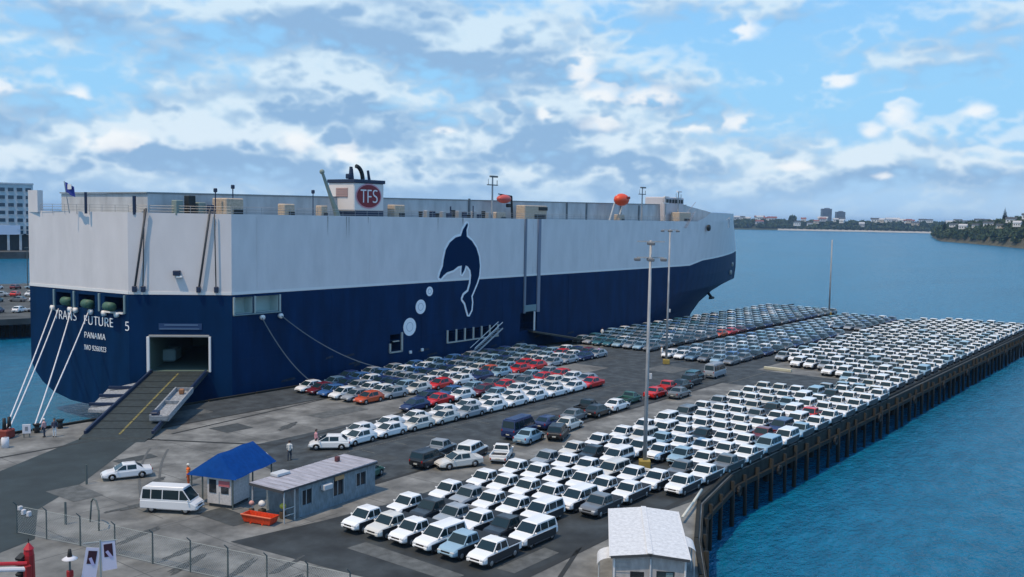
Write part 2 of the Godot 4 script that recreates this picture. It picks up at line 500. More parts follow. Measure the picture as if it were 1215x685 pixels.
	for e in EDGE.size() - 2:
		var a := Vector3(EDGE[e + 1][0], 0, EDGE[e + 1][1]); var b := Vector3(EDGE[e][0], 0, EDGE[e][1])
		var d := (b - a).normalized(); var out := Vector3(-d.z, 0, d.x)
		var len := a.distance_to(b)
		var n := maxi(1, int(len / 5.5))
		var bs := Basis(d, Vector3.UP, d.cross(Vector3.UP))
		for i in n:
			var c := a + d * (len * (i + 0.5) / n)
			put("kerb_timber", boxmesh(c - out * 0.25 + Vector3(0, 0.14, 0), Vector3(len / n - 0.12, 0.28, 0.3), 0.03, bs), timber, w)
			put("edge_beam", boxmesh(c + out * 0.06 + Vector3(0, -0.55, 0), Vector3(len / n - 0.03, 0.96, 0.14), 0.0, bs), stained, w)
			put("waling", boxmesh(c + out * 0.28 + Vector3(0, -1.25, 0), Vector3(len / n - 0.04, 0.4, 0.3), 0.0, bs), timber, w)
		var np := maxi(1, int(len / 3.1))
		for i in np:
			var c := a + d * (len * (i + 0.5) / np + rng.randf_range(-0.45, 0.45))
			var s := start(true)
			var lean := d * rng.randf_range(-0.22, 0.22) + out * rng.randf_range(-0.05, 0.12)
			var rad := rng.randf_range(0.16, 0.25)
			tube(s, c + out * 0.32 + lean + Vector3(0, -6.5, 0), c + out * 0.32 + Vector3(0, -0.5 + 0.75 * rng.randf() * rng.randf(), 0), rad, rad * 0.88, 9)
			put("pile", done(s), timber, w)
			if i % 5 == 2:
				s = start(true)
				for k2 in 12:
					var a0 := TAU * k2 / 12.0; var a1 := TAU * (k2 + 1) / 12.0
					var hub := c + d * 1.3 + out * 0.62 + Vector3(0, -1.5, 0)
					tube(s, hub + d * cos(a0) * 0.38 + Vector3(0, sin(a0) * 0.38, 0), hub + d * cos(a1) * 0.38 + Vector3(0, sin(a1) * 0.38, 0), 0.14, 0.14, 6, false)
				put("fender_tyre", done(s), seam, w)
			if i % 2 == 0:
				s = start(true)
				tube(s, c - out * 2.6 + Vector3(0, -6.5, 0), c - out * 2.6 + Vector3(0, -1.0, 0), 0.3, 0.3, 9)
				put("pile", done(s), stained, w)
	# dark wall added to shade the space under the deck
	for q in [[150, -41.0, 180, 0.0], [60, -39.5, 14, 0.35]]:
		put("under_deck_wall", boxmesh(Vector3(q[0], -3.6, q[1]), Vector3(q[2], 5.1, 0.5), 0.0, Basis(Vector3.UP, q[3])), stained, w)
	# ship-side edge beam
	for i in 40:
		put("kerb_timber", boxmesh(Vector3(-20 + 6.7 * i, 0.12, -93.8), Vector3(6.55, 0.24, 0.3), 0.03), timber, w)
		put("edge_beam", boxmesh(Vector3(-20 + 6.7 * i, -0.6, -94.08), Vector3(6.6, 1.0, 0.14)), stained, w)

# ---------------------------------------------------------------- the car carrier
const QA := Vector3(60.0, 0, -104.1)      # stern quarter, aft corner
const QB := Vector3(68.3, 0, -95.5)       # stern quarter, forward corner
const PA := Vector3(57.7, 0, -123.8)      # transom, port corner

func bow_ring(y: float, x0: float, s: float, e: float, full: float, n: int, port := false, sheer := 0.0) -> Array:
	var pts := []
	for i in n + 1:
		var t := float(i) / n
		var x := x0 + (e - x0) * (1.0 - pow(1.0 - t, 1.4))
		var k := clampf((x - s) / (e - s), 0.0, 1.0)
		var half := 14.1 * (1.0 - pow(k, full)) * (1.0 - 0.5 * smoothstep(0.9, 1.0, k))
		pts.append(Vector3(x, y + sheer * smoothstep(0.0, 0.16, k) * (0.45 + 0.55 * k), -109.6 + (-half if port else half)))
	return pts

func loft(st: SurfaceTool, rings: Array, inside: Vector3) -> void:
	for i in rings.size() - 1:
		for j in rings[i].size() - 1:
			quad(st, rings[i][j], rings[i][j + 1], rings[i + 1][j + 1], rings[i + 1][j], inside)

func text(called: String, s: String, at: Vector3, b: Basis, width: float, height: float, m, parent: Node) -> void:
	var t := TextMesh.new()
	var f := SystemFont.new()
	f.font_names = PackedStringArray(["Droid Sans"])
	t.font = f
	t.text = s
	t.font_size = 64
	t.pixel_size = 0.01
	f.font_weight = 500
	t.depth = 0.03
	var bb := t.get_aabb()
	var sc := Vector3(width / bb.size.x, height / bb.size.y, 1.0)
	put(called, t, m, parent, Transform3D(Basis(b.x * sc.x, b.y * sc.y, b.z), at - b.x * (bb.get_center().x * sc.x) - b.y * (bb.get_center().y * sc.y)))

func ship() -> void:
	var blue := worn("ship blue", lin(0.002, 0.029, 0.095), 0.5, 26.0, 0.02, 0.78, 1.0, 21, Vector3(1, 0.25, 1), 512)
	blue.metallic_specular = 0.2
	var white := worn("ship white", lin(0.735, 0.705, 0.70), 0.5, 30.0, 0.02, 0.92, 1.0, 22, Vector3(1, 0.3, 1), 512)
	var grey := worn("house grey", lin(0.56, 0.575, 0.59), 0.6, 12.0, 0.02, 0.85, 1.0, 23, Vector3(1, 0.3, 1), 256)
	var deckm := worn("ship deck", lin(0.30, 0.33, 0.32), 0.8, 9.0, 0.02, 0.7, 1.0, 24, Vector3.ONE, 256)
	var trim := mat("trim white", lin(0.75, 0.74, 0.72), 0.5)
	var cream := worn("cream paint", lin(0.62, 0.50, 0.38), 0.6, 3.0, 0.03, 0.75, 1.0, 25, Vector3.ONE, 256)
	var dark := mat("ship dark", lin(0.012, 0.016, 0.018), 0.6)
	var inner := mat("hold paint", lin(0.09, 0.14, 0.12), 0.8)
	var navy := mat("navy", lin(0.008, 0.022, 0.06), 0.5)
	var orange := mat("lifeboat orange", lin(0.72, 0.07, 0.015), 0.45)
	var steel := mat("galvanised", lin(0.36, 0.37, 0.38), 0.5, 0.4)
	var cable := mat("cable", lin(0.05, 0.055, 0.06), 0.6)
	var S := thing("car_carrier", Vector3(), 0.0, "huge car carrier ship with navy hull, white upper sides and a leaping dolphin", "ship")
	var uq := (QB - QA).normalized()
	var lq := QA.distance_to(QB)
	var ut := (QA - PA).normalized()
	var lt := PA.distance_to(QA)
	var top := 12.1
	# openings
	var door := [lq - 9.55, 2.85, lq - 2.75, 6.95]
	var mo_side := [[0.35, 9.75, 3.0, 11.75], [3.5, 9.75, 6.9, 11.75]]
	var s0 := QB.x
	var side := mo_side.duplicate()
	side.append_array([[95.0 - s0, 2.5, 97.2 - s0, 4.9], [125.7 - s0, 2.75, 130.5 - s0, 5.85]])
	for k in 6: side.append([107.4 - s0 + 2.05 * k, 2.75, 109.0 - s0 + 2.05 * k, 4.4])
	var mo_t := [[5.6, 9.9, 8.6, 11.6], [10.2, 9.9, 13.4, 11.6], [15.3, 9.9, 19.0, 11.6]]
	var st := start()
	# transom: upper part with mooring openings, then the curved lower edge and the underside of the overhang
	wall(st, PA, ut, lt, 2.6, top, mo_t)
	for h in mo_t: recess(st, PA, ut, h, 4.0)
	var low := [[0.0, 2.2], [0.9, 1.0], [2.4, -0.2], [4.8, -1.3], [8.3, -1.95], [11, -2.05], [14, -2.0], [17, -1.9], [lt, -1.8]]
	for i in low.size() - 1:
		var a: Vector3 = PA + ut * low[i][0]; var b: Vector3 = PA + ut * low[i + 1][0]
		quad(st, a + Vector3(0, 2.6, 0), b + Vector3(0, 2.6, 0), b + Vector3(0, low[i + 1][1], 0), a + Vector3(0, low[i][1], 0), a + Vector3(20, 0, 0))
		var a2 := Vector3(72, -5.5, a.z); var b2 := Vector3(72, -5.5, b.z)
		quad(st, a + Vector3(0, low[i][1], 0), b + Vector3(0, low[i + 1][1], 0), b2, a2, (a + b) / 2 + Vector3(10, 30, 0))
	# quarter with the ramp door
	wall(st, QA, uq, lq, -5.5, top, [door])
	# starboard side, flat part
	wall(st, QB, Vector3(1, 0, 0), 150.0 - s0, -5.5, top, side)
	for h in side.slice(2): recess(st, QB, Vector3(1, 0, 0), h, 3.0)
	# forward part, both sides
	var lv := [[-5.5, 158.0, 213.0, 1.5], [-1.5, 161.0, 216.0, 1.5], [1.2, 165.0, 220.5, 1.5], [3.7, 171.0, 227.5, 1.5], [5.2, 175.0, 234.0, 1.5], [6.4, 179.0, 241.0, 1.45], [9.5, 183.0, 241.8, 1.45], [top, 186.0, 241.6, 1.45]]
	for port in [false, true]:
		var rings := []
		for l in lv: rings.append(bow_ring(l[0], 150.0, l[1], l[2], l[3], 26, port, 1.7 if l[0] == top else 0.0))
		loft(st, rings, Vector3(150, 3, -109.6))
	# port side
	quad(st, PA + Vector3(0, 2.2, 0), Vector3(150, 2.2, -123.7), Vector3(150, top, -123.7), PA + Vector3(0, top, 0), Vector3(100, 5, -109))
	quad(st, Vector3(72, -5.5, -123.8), Vector3(150, -5.5, -123.7), Vector3(150, 2.2, -123.7), PA + Vector3(0, 2.2, 0), Vector3(100, 5, -109))
	put("hull", done(st), blue, S)
	# the hold behind the door: deck, sides, and a van inside
	st = start()
	recess(st, QA, uq, door, 22.0)
	var hold := put("cargo_hold", done(st), inner, S)
	var nq := Vector3(-uq.z, 0, uq.x)
	put("parked_vehicle", boxmesh(QA + uq * 2.9 - nq * 7.5 + Vector3(0, 3.9, 0), Vector3(2.0, 1.6, 3.4), 0.2, Basis(uq, Vector3.UP, uq.cross(Vector3.UP))), mat("hold van", lin(0.25, 0.36, 0.38), 0.4), hold)
	st = start()
	for h in mo_side: recess(st, QB, Vector3(1, 0, 0), h, 1.6)
	put("mooring_deck", done(st), mat("mooring deck green", lin(0.42, 0.52, 0.50), 0.7), S)
	# upper sides, white, with a sheer at the bow
	st = start()
	var A := [PA, QA, QB]
	for k in 2:
		quad(st, A[k] + Vector3(0, top, 0), A[k + 1] + Vector3(0, top, 0), A[k + 1] + Vector3(0, 21.8, 0), A[k] + Vector3(0, 21.8, 0), Vector3(90, 15, -109))
	quad(st, QB + Vector3(0, top, 0), Vector3(150, top, -95.5), Vector3(150, 21.8, -95.5), QB + Vector3(0, 21.8, 0), Vector3(90, 15, -109))
	quad(st, PA + Vector3(0, top, 0), Vector3(150, top, -123.7), Vector3(150, 21.8, -123.7), PA + Vector3(0, 21.8, 0), Vector3(90, 15, -109))
	for port in [false, true]:
		var rings := [bow_ring(top, 150, 186, 241.6, 1.45, 26, port, 1.7), bow_ring(15.5, 150, 187, 241.2, 1.5, 26, port), bow_ring(18.5, 150, 188, 240.4, 1.6, 26, port), bow_ring(21.8, 150, 189, 239.4, 1.7, 26, port)]
		loft(st, rings, Vector3(150, 15, -109.6))
		var lowr := bow_ring(21.8, 150, 189, 239.4, 1.7, 26, port)
		var hi := []
		for v in lowr: hi.append(v + Vector3(0, 2.1 * smoothstep(193.0, 195.5, v.x), 0))
		loft(st, [lowr, hi], Vector3(150, 22, -109.6))
	put("upper_side", done(st), white, S)
	# white line where the two paints meet, a bead proud of the plating
	st = start()
	var line := [PA, QA, QB, Vector3(150, 0, -95.5)]
	line.append_array(bow_ring(0, 150, 186, 241.6, 1.45, 26, false, 1.7).slice(1))
	for k in line.size() - 1:
		var a: Vector3 = line[k]; var b: Vector3 = line[k + 1]
		var o := Vector3(-(b - a).z, 0, (b - a).x).normalized() * 0.05
		var cc := (a + b) / 2 + Vector3(0, top, 0) - o * 10
		var y0 := Vector3(0, top - 0.02, 0); var y1 := Vector3(0, top + 0.34, 0)
		quad(st, a + o + y0, b + o + y0, b + o + y1, a + o + y1, cc)
		quad(st, a + o + y1, b + o + y1, b - o + y1, a - o + y1, cc)
		quad(st, a + o + y0, b + o + y0, b - o + y0, a - o + y0, cc)
	put("paint_line", done(st), trim, S)
	# plating seams: welded strakes stand a little proud
	for k in 6:
		var x := 72.0 + 19.0 * k
		put("plate_seam", boxmesh(Vector3(x, 17.0, -95.49), Vector3(0.07, 9.0, 0.04)), white, S)
	for y in [1.0, 4.1, 7.3, 15.2, 18.4]:
		put("weld_seam", boxmesh(Vector3(109.5, y, -95.495), Vector3(80.5, 0.06, 0.03)), blue if y < 10 else white, S)
	for x in [84.0, 101.5, 120.8, 140.0]: put("weld_seam", boxmesh(Vector3(x, 6.0, -95.496), Vector3(0.06, 11.5, 0.03)), blue, S)
	rng.seed = 91
	var rust := worn("rust run", lin(0.50, 0.45, 0.40), 0.8, 1.2, 0.03, 0.5, 1.0, 29, Vector3(1, 0.2, 1), 256)
	for i in 7:
		var x := rng.randf_range(70, 148)
		var ln := rng.randf_range(0.8, 3.2)
		st = start()
		tri(st, Vector3(x - 0.07, 21.7, -95.488), Vector3(x + 0.07, 21.7, -95.488), Vector3(x + 0.02, 21.7 - ln, -95.488), Vector3(x, 20, -99))
		put("rust_run", done(st), rust, S)
	var scuff := worn("fender scuff", lin(0.03, 0.055, 0.10), 0.8, 3.0, 0.03, 0.3, 1.0, 30, Vector3(0.4, 1, 1), 256)
	for i in 12:
		var x := rng.randf_range(72, 145)
		st = start()
		var q := rng.randf_range(0.8, 3.0); var y := rng.randf_range(0.2, 3.0)
		quad(st, Vector3(x, y, -95.49), Vector3(x + q, y + 0.15, -95.49), Vector3(x + q * 0.9, y + 0.45, -95.49), Vector3(x + q * 0.1, y + 0.3, -95.49), Vector3(x, y, -99))
		put("scuff_mark", done(st), scuff, S)
	# weather deck
	st = start()
	var poly := PackedVector2Array()
	for v in [PA, QA, QB]: poly.append(Vector2(v.x, v.z))
	for v in bow_ring(0, 150, 189, 239.4, 1.7, 26): poly.append(Vector2(v.x, v.z))
	var pr := bow_ring(0, 150, 189, 239.4, 1.7, 26, true)
	pr.reverse()
	for v in pr.slice(1): poly.append(Vector2(v.x, v.z))
	poly = Geometry2D.offset_polygon(poly, -0.15)[0]
	slab(st, poly, 21.74, 21.74)
	put("weather_deck", done(st), deckm, S)
	# port quarter bulwark and the long deck house
	put("bulwark", boxmesh(PA + Vector3(0.36, 23.0, 1.25), Vector3(0.7, 2.8, 2.5)), white, S)
	st = start()
	var hz := [-122.9, -102.4]
	var hx := [61.6, 197.5]
	var hy := [24.08, 25.45]
	var c := []
	for i in 2:
		for k in 2:
			c.append(Vector3(hx[i], 21.55, hz[k])); c.append(Vector3(hx[i], hy[i], hz[k]))
	var hc := Vector3(130, 23, -112)
	for q in [[0, 1, 3, 2], [4, 5, 7, 6], [0, 1, 5, 4], [2, 3, 7, 6], [1, 3, 7, 5]]: quad(st, c[q[0]], c[q[1]], c[q[2]], c[q[3]], hc)
	var fo := [Vector3(197.5, 21.6, -102.4), Vector3(197.5, 25.45, -102.4), Vector3(213, 24.1, -103.6), Vector3(213, 21.6, -103.6)]
	quad(st, fo[0], fo[1], fo[2], fo[3], hc)
	quad(st, fo[1], fo[2], Vector3(213, 24.1, -115.6), Vector3(197.5, 25.45, -122.9), Vector3(205, 0, -110))
	quad(st, fo[2], fo[3], Vector3(213, 21.6, -115.6), Vector3(213, 24.1, -115.6), hc)
	var house := put("deck_house", done(st), grey, S)
	st = start()
	for i in 1:
		quad(st, Vector3(61.4, 24.09, -102.3), Vector3(197.6, 25.46, -102.3), Vector3(197.6, 25.61, -102.3), Vector3(61.4, 24.24, -102.3), hc)
		quad(st, Vector3(61.4, 24.09, -123.0), Vector3(61.4, 24.09, -102.3), Vector3(61.4, 24.24, -102.3), Vector3(61.4, 24.24, -123.0), hc)
		quad(st, Vector3(61.4, 24.24, -123.0), Vector3(61.4, 24.24, -102.3), Vector3(197.6, 25.61, -102.3), Vector3(197.6, 25.61, -123.0), Vector3(130, 0, -112))
	put("roof_edge", done(st), mat("roof edge", lin(0.26, 0.29, 0.30), 0.7), house)
	for x in [120, 148.8, 155.6, 168.5, 176.0]:
		put("house_rib", boxmesh(Vector3(x, 23.3, -102.3), Vector3(0.35, 3.4, 0.2)), mat("rib grey", lin(0.12, 0.15, 0.17), 0.7), house)
	# railing at the stern and along the side
	st = start()
	var rail := [PA + Vector3(0.15, 0, 3), QA + Vector3(0.15, 0, 0), QB + Vector3(0.1, 0, -0.15), Vector3(190, 0, -95.65)]
	for k in 3:
		var a: Vector3 = rail[k]; var b: Vector3 = rail[k + 1]
		var n := int(a.distance_to(b) / 2.2)
		for i in n: tube(st, a.lerp(b, float(i) / n) + Vector3(0, 21.5, 0), a.lerp(b, float(i) / n) + Vector3(0, 22.65, 0), 0.03, 0.03, 4)
		for y in [22.0, 22.35, 22.65]: tube(st, a + Vector3(0, y, 0), b + Vector3(0, y, 0), 0.025, 0.025, 4)
	put("deck_railing", done(st), steel, S)
	# stern ramp door frame, lintel, hoisting wires
	var at := func(u: float, y: float, out: float) -> Vector3: return QA + uq * u + nq * out + Vector3(0, y, 0)
	var bq := Basis(uq, Vector3.UP, uq.cross(Vector3.UP))
	put("door_post", boxmesh(at.call(door[0] - 0.18, 4.9, 0.12), Vector3(0.34, 4.3, 0.3), 0.03, bq), trim, S)
	put("door_post", boxmesh(at.call(door[2] + 0.18, 4.9, 0.12), Vector3(0.26, 4.3, 0.3), 0.03, bq), trim, S)
	put("door_lintel", boxmesh(at.call((door[0] + door[2]) / 2, 7.12, 0.1), Vector3(7.0, 0.26, 0.26), 0.03, bq), mat("lintel", lin(0.30, 0.31, 0.30), 0.6), S)
	put("warning_panel", boxmesh(at.call(lq - 6.0, 8.25, 0.05), Vector3(5.0, 0.75, 0.08), 0.0, bq), mat("faded lettering ground", lin(0.012, 0.045, 0.13), 0.5), S)
	put("warning_panel_stripe", boxmesh(at.call(lq - 6.1, 7.98, 0.1), Vector3(4.6, 0.12, 0.06), 0.0, bq), mat("faded lettering", lin(0.08, 0.15, 0.26), 0.5), S)
	put("warning_panel_stripe", boxmesh(at.call(lq - 5.9, 8.45, 0.1), Vector3(3.9, 0.16, 0.06), 0.0, bq), mats["faded lettering"], S)
	put("light_box", boxmesh(at.call(lq - 6.3, 14.7, 0.3), Vector3(0.8, 0.6, 0.6), 0.05, bq), navy, S)
	put("lamp_face", boxmesh(at.call(lq - 6.0, 14.25, 0.3), Vector3(0.7, 0.25, 0.5), 0.05, bq), trim, S)
	for w in [[lq - 9.73, 22.3, lq - 11.2, 12.4, 0.13], [lq - 9.95, 22.2, lq - 10.2, 12.4, 0.07], [lq - 2.37, 22.3, lq - 3.81, 12.4, 0.13], [lq - 1.9, 22.2, lq - 1.75, 12.4, 0.07]]:
		st = start(true)
		tube(st, at.call(w[0], w[1], 0.35), at.call(w[2], w[3], 0.35), w[4], w[4], 6)
		put("hoisting_wire", done(st), cable, S)
		put("wire_bracket", boxmesh(at.call(w[2], 12.75, 0.25), Vector3(0.45, 0.7, 0.5), 0.04, bq), navy, S)
	# ramp
	var r0: Vector3 = at.call((door[0] + door[2]) / 2, 2.85, 0.0)
	var r1 := Vector3(47.1, 0.16, -84.5)
	var rd := (r1 - r0)
	var rl := rd.length()
	rd = rd.normalized()
	var rr := Vector3(-rd.z, 0, rd.x).normalized() * -1.0
	if rr.x < 0: rr = -rr
	var rb := Basis(rd, rr.cross(rd) * (1.0 if rr.cross(rd).y > 0 else -1.0), rr)
	if rb.determinant() < 0: rb = Basis(rd, rb.y, -rr)
	var lat := func(al: float, l: float, up := 0.0) -> Vector3: return r0 + rd * al + rr * l + Vector3(0, up, 0)
	var rampm := worn("ramp steel", lin(0.035, 0.052, 0.055), 0.7, 8.0, 0.02, 0.6, 1.0, 26, Vector3.ONE, 512)
	st = start()
	box(st, lat.call(rl / 2, 0, -0.16), Vector3(rl, 0.3, 6.7), rb, 0.03)
	var ramp := put("stern_ramp", done(st), rampm, S)
	for l in [-3.2, 3.2]:
		put("side_girder", boxmesh(lat.call(rl / 2 - 0.4, l, 0.12), Vector3(rl - 1.5, 0.42, 0.24), 0.03, rb), navy, ramp)
	put("centre_line", boxmesh(lat.call(rl / 2, 0.1, 0.012), Vector3(rl - 2.0, 0.02, 0.22), 0.0, rb), worn("worn yellow", lin(0.34, 0.30, 0.10), 0.8, 2.0, 0.03, 0.4, 1.0, 27, Vector3.ONE, 256), ramp)
	for i in 9:
		put("ramp_cleat", boxmesh(lat.call(2.0 + i * 2.3, 0, 0.02), Vector3(0.12, 0.05, 6.1), 0.0, rb), rampm, ramp)
	st = start()
	box(st, lat.call(rl + 0.5, 0, -0.08), Vector3(1.6, 0.08, 6.2), rb)
	put("end_flap", done(st), rampm, ramp)
	# pale side flaps folded out beside the ramp
	var flapm := worn("flap paint", lin(0.46, 0.49, 0.52), 0.6, 3.0, 0.03, 0.55, 1.0, 28, Vector3.ONE, 256)
	st = start()
	var f := [lat.call(4.0, -3.5, -0.15), lat.call(14.5, -3.5, -0.1), lat.call(13.2, -6.0, -0.4), lat.call(5.8, -6.4, -0.4)]
	quad(st, f[0], f[1], f[2], f[3], f[0] - Vector3(0, 10, 0))
	for i in 4: quad(st, f[i], f[(i + 1) % 4], f[(i + 1) % 4] - Vector3(0, 0.3, 0), f[i] - Vector3(0, 0.3, 0), (f[0] + f[2]) / 2)
	var fl := put("side_flap", done(st), flapm, ramp)
	for i in 3: put("flap_rib", boxmesh(lat.call(6.5 + i * 3.0, -4.8, -0.05), Vector3(0.3, 0.3, 2.6), 0.0, rb), navy, fl)
	st = start()
	box(st, lat.call(14.2, 3.0, 0.35), Vector3(9.6, 0.2, 1.9), rb, 0.03)
	for l in [2.1, 3.9]: box(st, lat.call(14.2, l, 0.65), Vector3(9.6, 0.5, 0.16), rb)
	for a in [9.4, 14.0, 19.0]: box(st, lat.call(a, 3.0, 0.6), Vector3(0.16, 0.44, 1.7), rb)
	var fr := put("side_flap", done(st), flapm, ramp)
	put("flap_hinge", boxmesh(lat.call(18.2, 2.4, 0.8), Vector3(1.0, 0.5, 0.7), 0.05, rb), navy, fr)
	put("flap_lock", boxmesh(lat.call(10.5, 3.0, 0.75), Vector3(0.5, 0.5, 0.5), 0.05, rb), mat("rust", lin(0.28, 0.13, 0.06), 0.8), fr)
	# fittings round the mooring openings
	var bt := Basis(ut, Vector3.UP, ut.cross(Vector3.UP))
	for u in [5.3, 9.4, 14.4, 19.2]:
		put("opening_pillar", boxmesh(PA + ut * u + Vector3(-0.06, 10.8, 0), Vector3(0.3, 2.2, 0.24), 0.02, bt), mat("pillar paint", lin(0.16, 0.24, 0.26), 0.6), S)
	for u in [5.3, 8.9, 10.0, 13.0, 15.6, 18.0]:
		st = start(true)
		tube(st, PA + ut * u + Vector3(-0.1, 9.55, 0), PA + ut * u + Vector3(-0.5, 9.55, 0), 0.33, 0.36, 10)
		put("fairlead", done(st), trim, S)
	st = start()
	box(st, PA + ut * 17.1 + Vector3(-0.12, 9.75, 0), Vector3(3.9, 0.2, 0.3), bt)
	put("opening_rail", done(st), trim, S)
	for i in 3:
		st = start(true)
		tube(st, Vector3(58.7 + i * 0.1, 10.5, -117.0 + i * 4.9), Vector3(58.7 + i * 0.1, 10.5, -115.6 + i * 4.9), 0.55, 0.55, 12)
		put("winch", done(st), mat("winch green", lin(0.05, 0.12, 0.08), 0.6), S)
	for x in [68.55, 71.6, 75.4]: put("opening_pillar", boxmesh(Vector3(x, 10.75, -95.42), Vector3(0.22, 2.1, 0.22), 0.02), mat("pillar pale", lin(0.36, 0.42, 0.40), 0.6), S)
	put("opening_rail", boxmesh(Vector3(72.0, 9.62, -95.4), Vector3(7.1, 0.16, 0.24), 0.02), mats["pillar paint"], S)
	for x in [72.6, 75.4]:
		st = start(true)
		tube(st, Vector3(x, 9.1, -95.5), Vector3(x, 9.1, -95.1), 0.3, 0.33, 10)
		put("fairlead", done(st), trim, S)
	# name, port and number on the transom
	var lm := mat("ship lettering", lin(0.86, 0.87, 0.88), 0.6)
	var lb := Basis(ut, Vector3.UP, ut.cross(Vector3.UP))
	var tx := func(u: float, y: float) -> Vector3: return PA + ut * u + Vector3(-0.05, y, 0)
	var zz := func(z: float) -> float: return (z + 123.8) / 0.993
	text("name_lettering", "TRANS", tx.call(zz.call(-116.3), 8.75), lb, 4.5, 1.1, lm, S)
	text("name_lettering", "FUTURE", tx.call(zz.call(-109.75), 8.45), lb, 5.6, 1.1, lm, S)
	text("name_lettering", "5", tx.call(zz.call(-103.75 - 0.6), 8.25), lb, 0.7, 1.1, lm, S)
	text("port_lettering", "PANAMA", tx.call(zz.call(-110.5), 6.6), lb, 4.1, 0.72, lm, S)
	text("number_lettering", "IMO 9260823", tx.call(zz.call(-110.5), 5.05), lb, 4.3, 0.62, lm, S)
	# the leaping dolphin and its bubbles
	var dol := PackedVector2Array()
	for p in [[111.5, 21.0], [111.7, 20.7], [111.35, 19.9], [111.45, 18.9], [112.7, 18.2], [113.8, 17.1], [114.5, 15.7], [114.75, 14.2], [114.6, 12.7], [114.1, 11.6], [113.4, 10.5], [112.75, 9.5], [112.95, 8.5], [112.8, 7.3], [112.15, 6.5], [111.7, 7.5], [111.3, 8.5], [110.6, 9.15], [111.0, 9.8], [112.0, 10.3], [112.5, 11.5], [112.65, 12.8], [112.45, 13.6], [111.85, 14.2], [111.3, 14.4], [110.95, 13.6], [110.35, 12.95], [110.3, 13.7], [110.4, 14.4], [109.5, 14.3], [108.4, 13.75], [106.9, 13.45], [106.1, 13.0], [105.55, 12.55], [105.15, 12.7], [105.45, 13.5], [106.0, 14.4], [106.15, 15.4], [106.6, 16.9], [107.5, 18.0], [108.8, 18.75], [110.1, 19.0], [110.55, 20.0]]:
		dol.append(Vector2(p[0], p[1]))
	var fs := Transform3D(Basis(), Vector3(0, 0, -95.5))
	st = start()
	for o in Geometry2D.offset_polygon(dol, 0.34, Geometry2D.JOIN_ROUND): plate(st, o, fs, 0.0, 0.062)
	var dn := mat("dolphin navy", lin(0.002, 0.02, 0.065), 0.6)
	dn.metallic_specular = 0.15
	var em := put("dolphin_emblem", null, null, S)
	put("dolphin_outline", done(st), lm, em)
	st = start()
	plate(st, dol, fs, 0.0, 0.09)
	put("dolphin_body", done(st), dn, em)
	for b in [[103.16, 10.75, 0.72], [101.26, 8.55, 1.08], [98.97, 5.75, 1.32]]:
		st = start()
		tube(st, Vector3(b[0], b[1], -95.5), Vector3(b[0], b[1], -95.47), b[2], b[2], 24)
		var bub := put("bubble_emblem", done(st), lm, S)
		st = start(true)
		for k in 20:
			var a0 := TAU * k / 20; var a1 := TAU * (k + 1) / 20
			tube(st, Vector3(b[0] + cos(a0) * b[2] * 0.5, b[1] + sin(a0) * b[2] * 0.5, -95.47), Vector3(b[0] + cos(a1) * b[2] * 0.5, b[1] + sin(a1) * b[2] * 0.5, -95.47), 0.03, 0.03, 5)
		put("bubble_ring", done(st), mat("bubble grey", lin(0.2, 0.26, 0.36), 0.6), bub)
	for q in [[99.1, 2.0], [101.6, 2.1]]: put("hull_lamp", boxmesh(Vector3(q[0], q[1], -95.4), Vector3(0.5, 0.45, 0.25), 0.06), trim, S)
	# pilot door frame, gangway openings and ladder, side ramp
	st = start()
	for q in [[96.1, 2.35, 2.5, 0.2], [96.1, 3.9, 1.2, 0.14]]: box(st, Vector3(q[0], q[1], -95.42), Vector3(q[2], q[3], 0.2))
	box(st, Vector3(97.3, 3.7, -95.42), Vector3(0.3, 2.8, 0.2)); box(st, Vector3(94.9, 3.0, -95.42), Vector3(0.3, 1.3, 0.2))
	put("pilot_door_frame", done(st), mat("pale frame", lin(0.40, 0.40, 0.36), 0.6), S)
	for k in 7: put("window_mullion", boxmesh(Vector3(107.2 + 2.05 * k, 3.55, -95.4), Vector3(0.34, 2.0, 0.16), 0.02), mats["pale frame"], S)
	put("window_sill", boxmesh(Vector3(113.4, 2.6, -95.38), Vector3(12.6, 0.2, 0.2), 0.02), mats["pale frame"], S)
	var gw := put("gangway_ladder", null, null, S)
	var g0 := Vector3(119.6, 3.9, -94.9); var g1 := Vector3(112.6, 0.3, -94.9)
	for dz in [-0.45, 0.45]:
		st = start()
		tube(st, g0 + Vector3(0, 0, dz), g1 + Vector3(0, 0, dz), 0.14, 0.14, 6)
		put("stringer", done(st), steel, gw)
		st = start()
		tube(st, g0 + Vector3(0, 1.0, dz), g1 + Vector3(0, 1.0, dz), 0.06, 0.06, 6)
		put("handrail", done(st), trim, gw)
	for i in 18: put("tread", boxmesh(g0.lerp(g1, (i + 0.5) / 18.0), Vector3(0.28, 0.05, 0.85)), steel, gw)
	st = start()
	tube(st, Vector3(129.3, 2.7, -95.2), Vector3(129.3, 5.95, -95.2), 0.17, 0.17, 8)
	put("door_post", done(st), trim, S)
	put("side_ramp_hood", boxmesh(Vector3(128.2, 6.6, -95.35), Vector3(3.4, 1.1, 0.3), 0.05), mats["pillar paint"], S)
	var sr0 := Vector3(128.0, 2.7, -95.4); var sr1 := Vector3(141.0, 0.15, -90.8)
	st = start()
	box(st, (sr0 + sr1) / 2, Vector3(sr0.distance_to(sr1), 0.3, 4.2), Basis((sr1 - sr0).normalized(), Vector3.UP, (sr1 - sr0).normalized().cross(Vector3.UP)).orthonormalized(), 0.03)
	put("side_ramp", done(st), rampm, S)
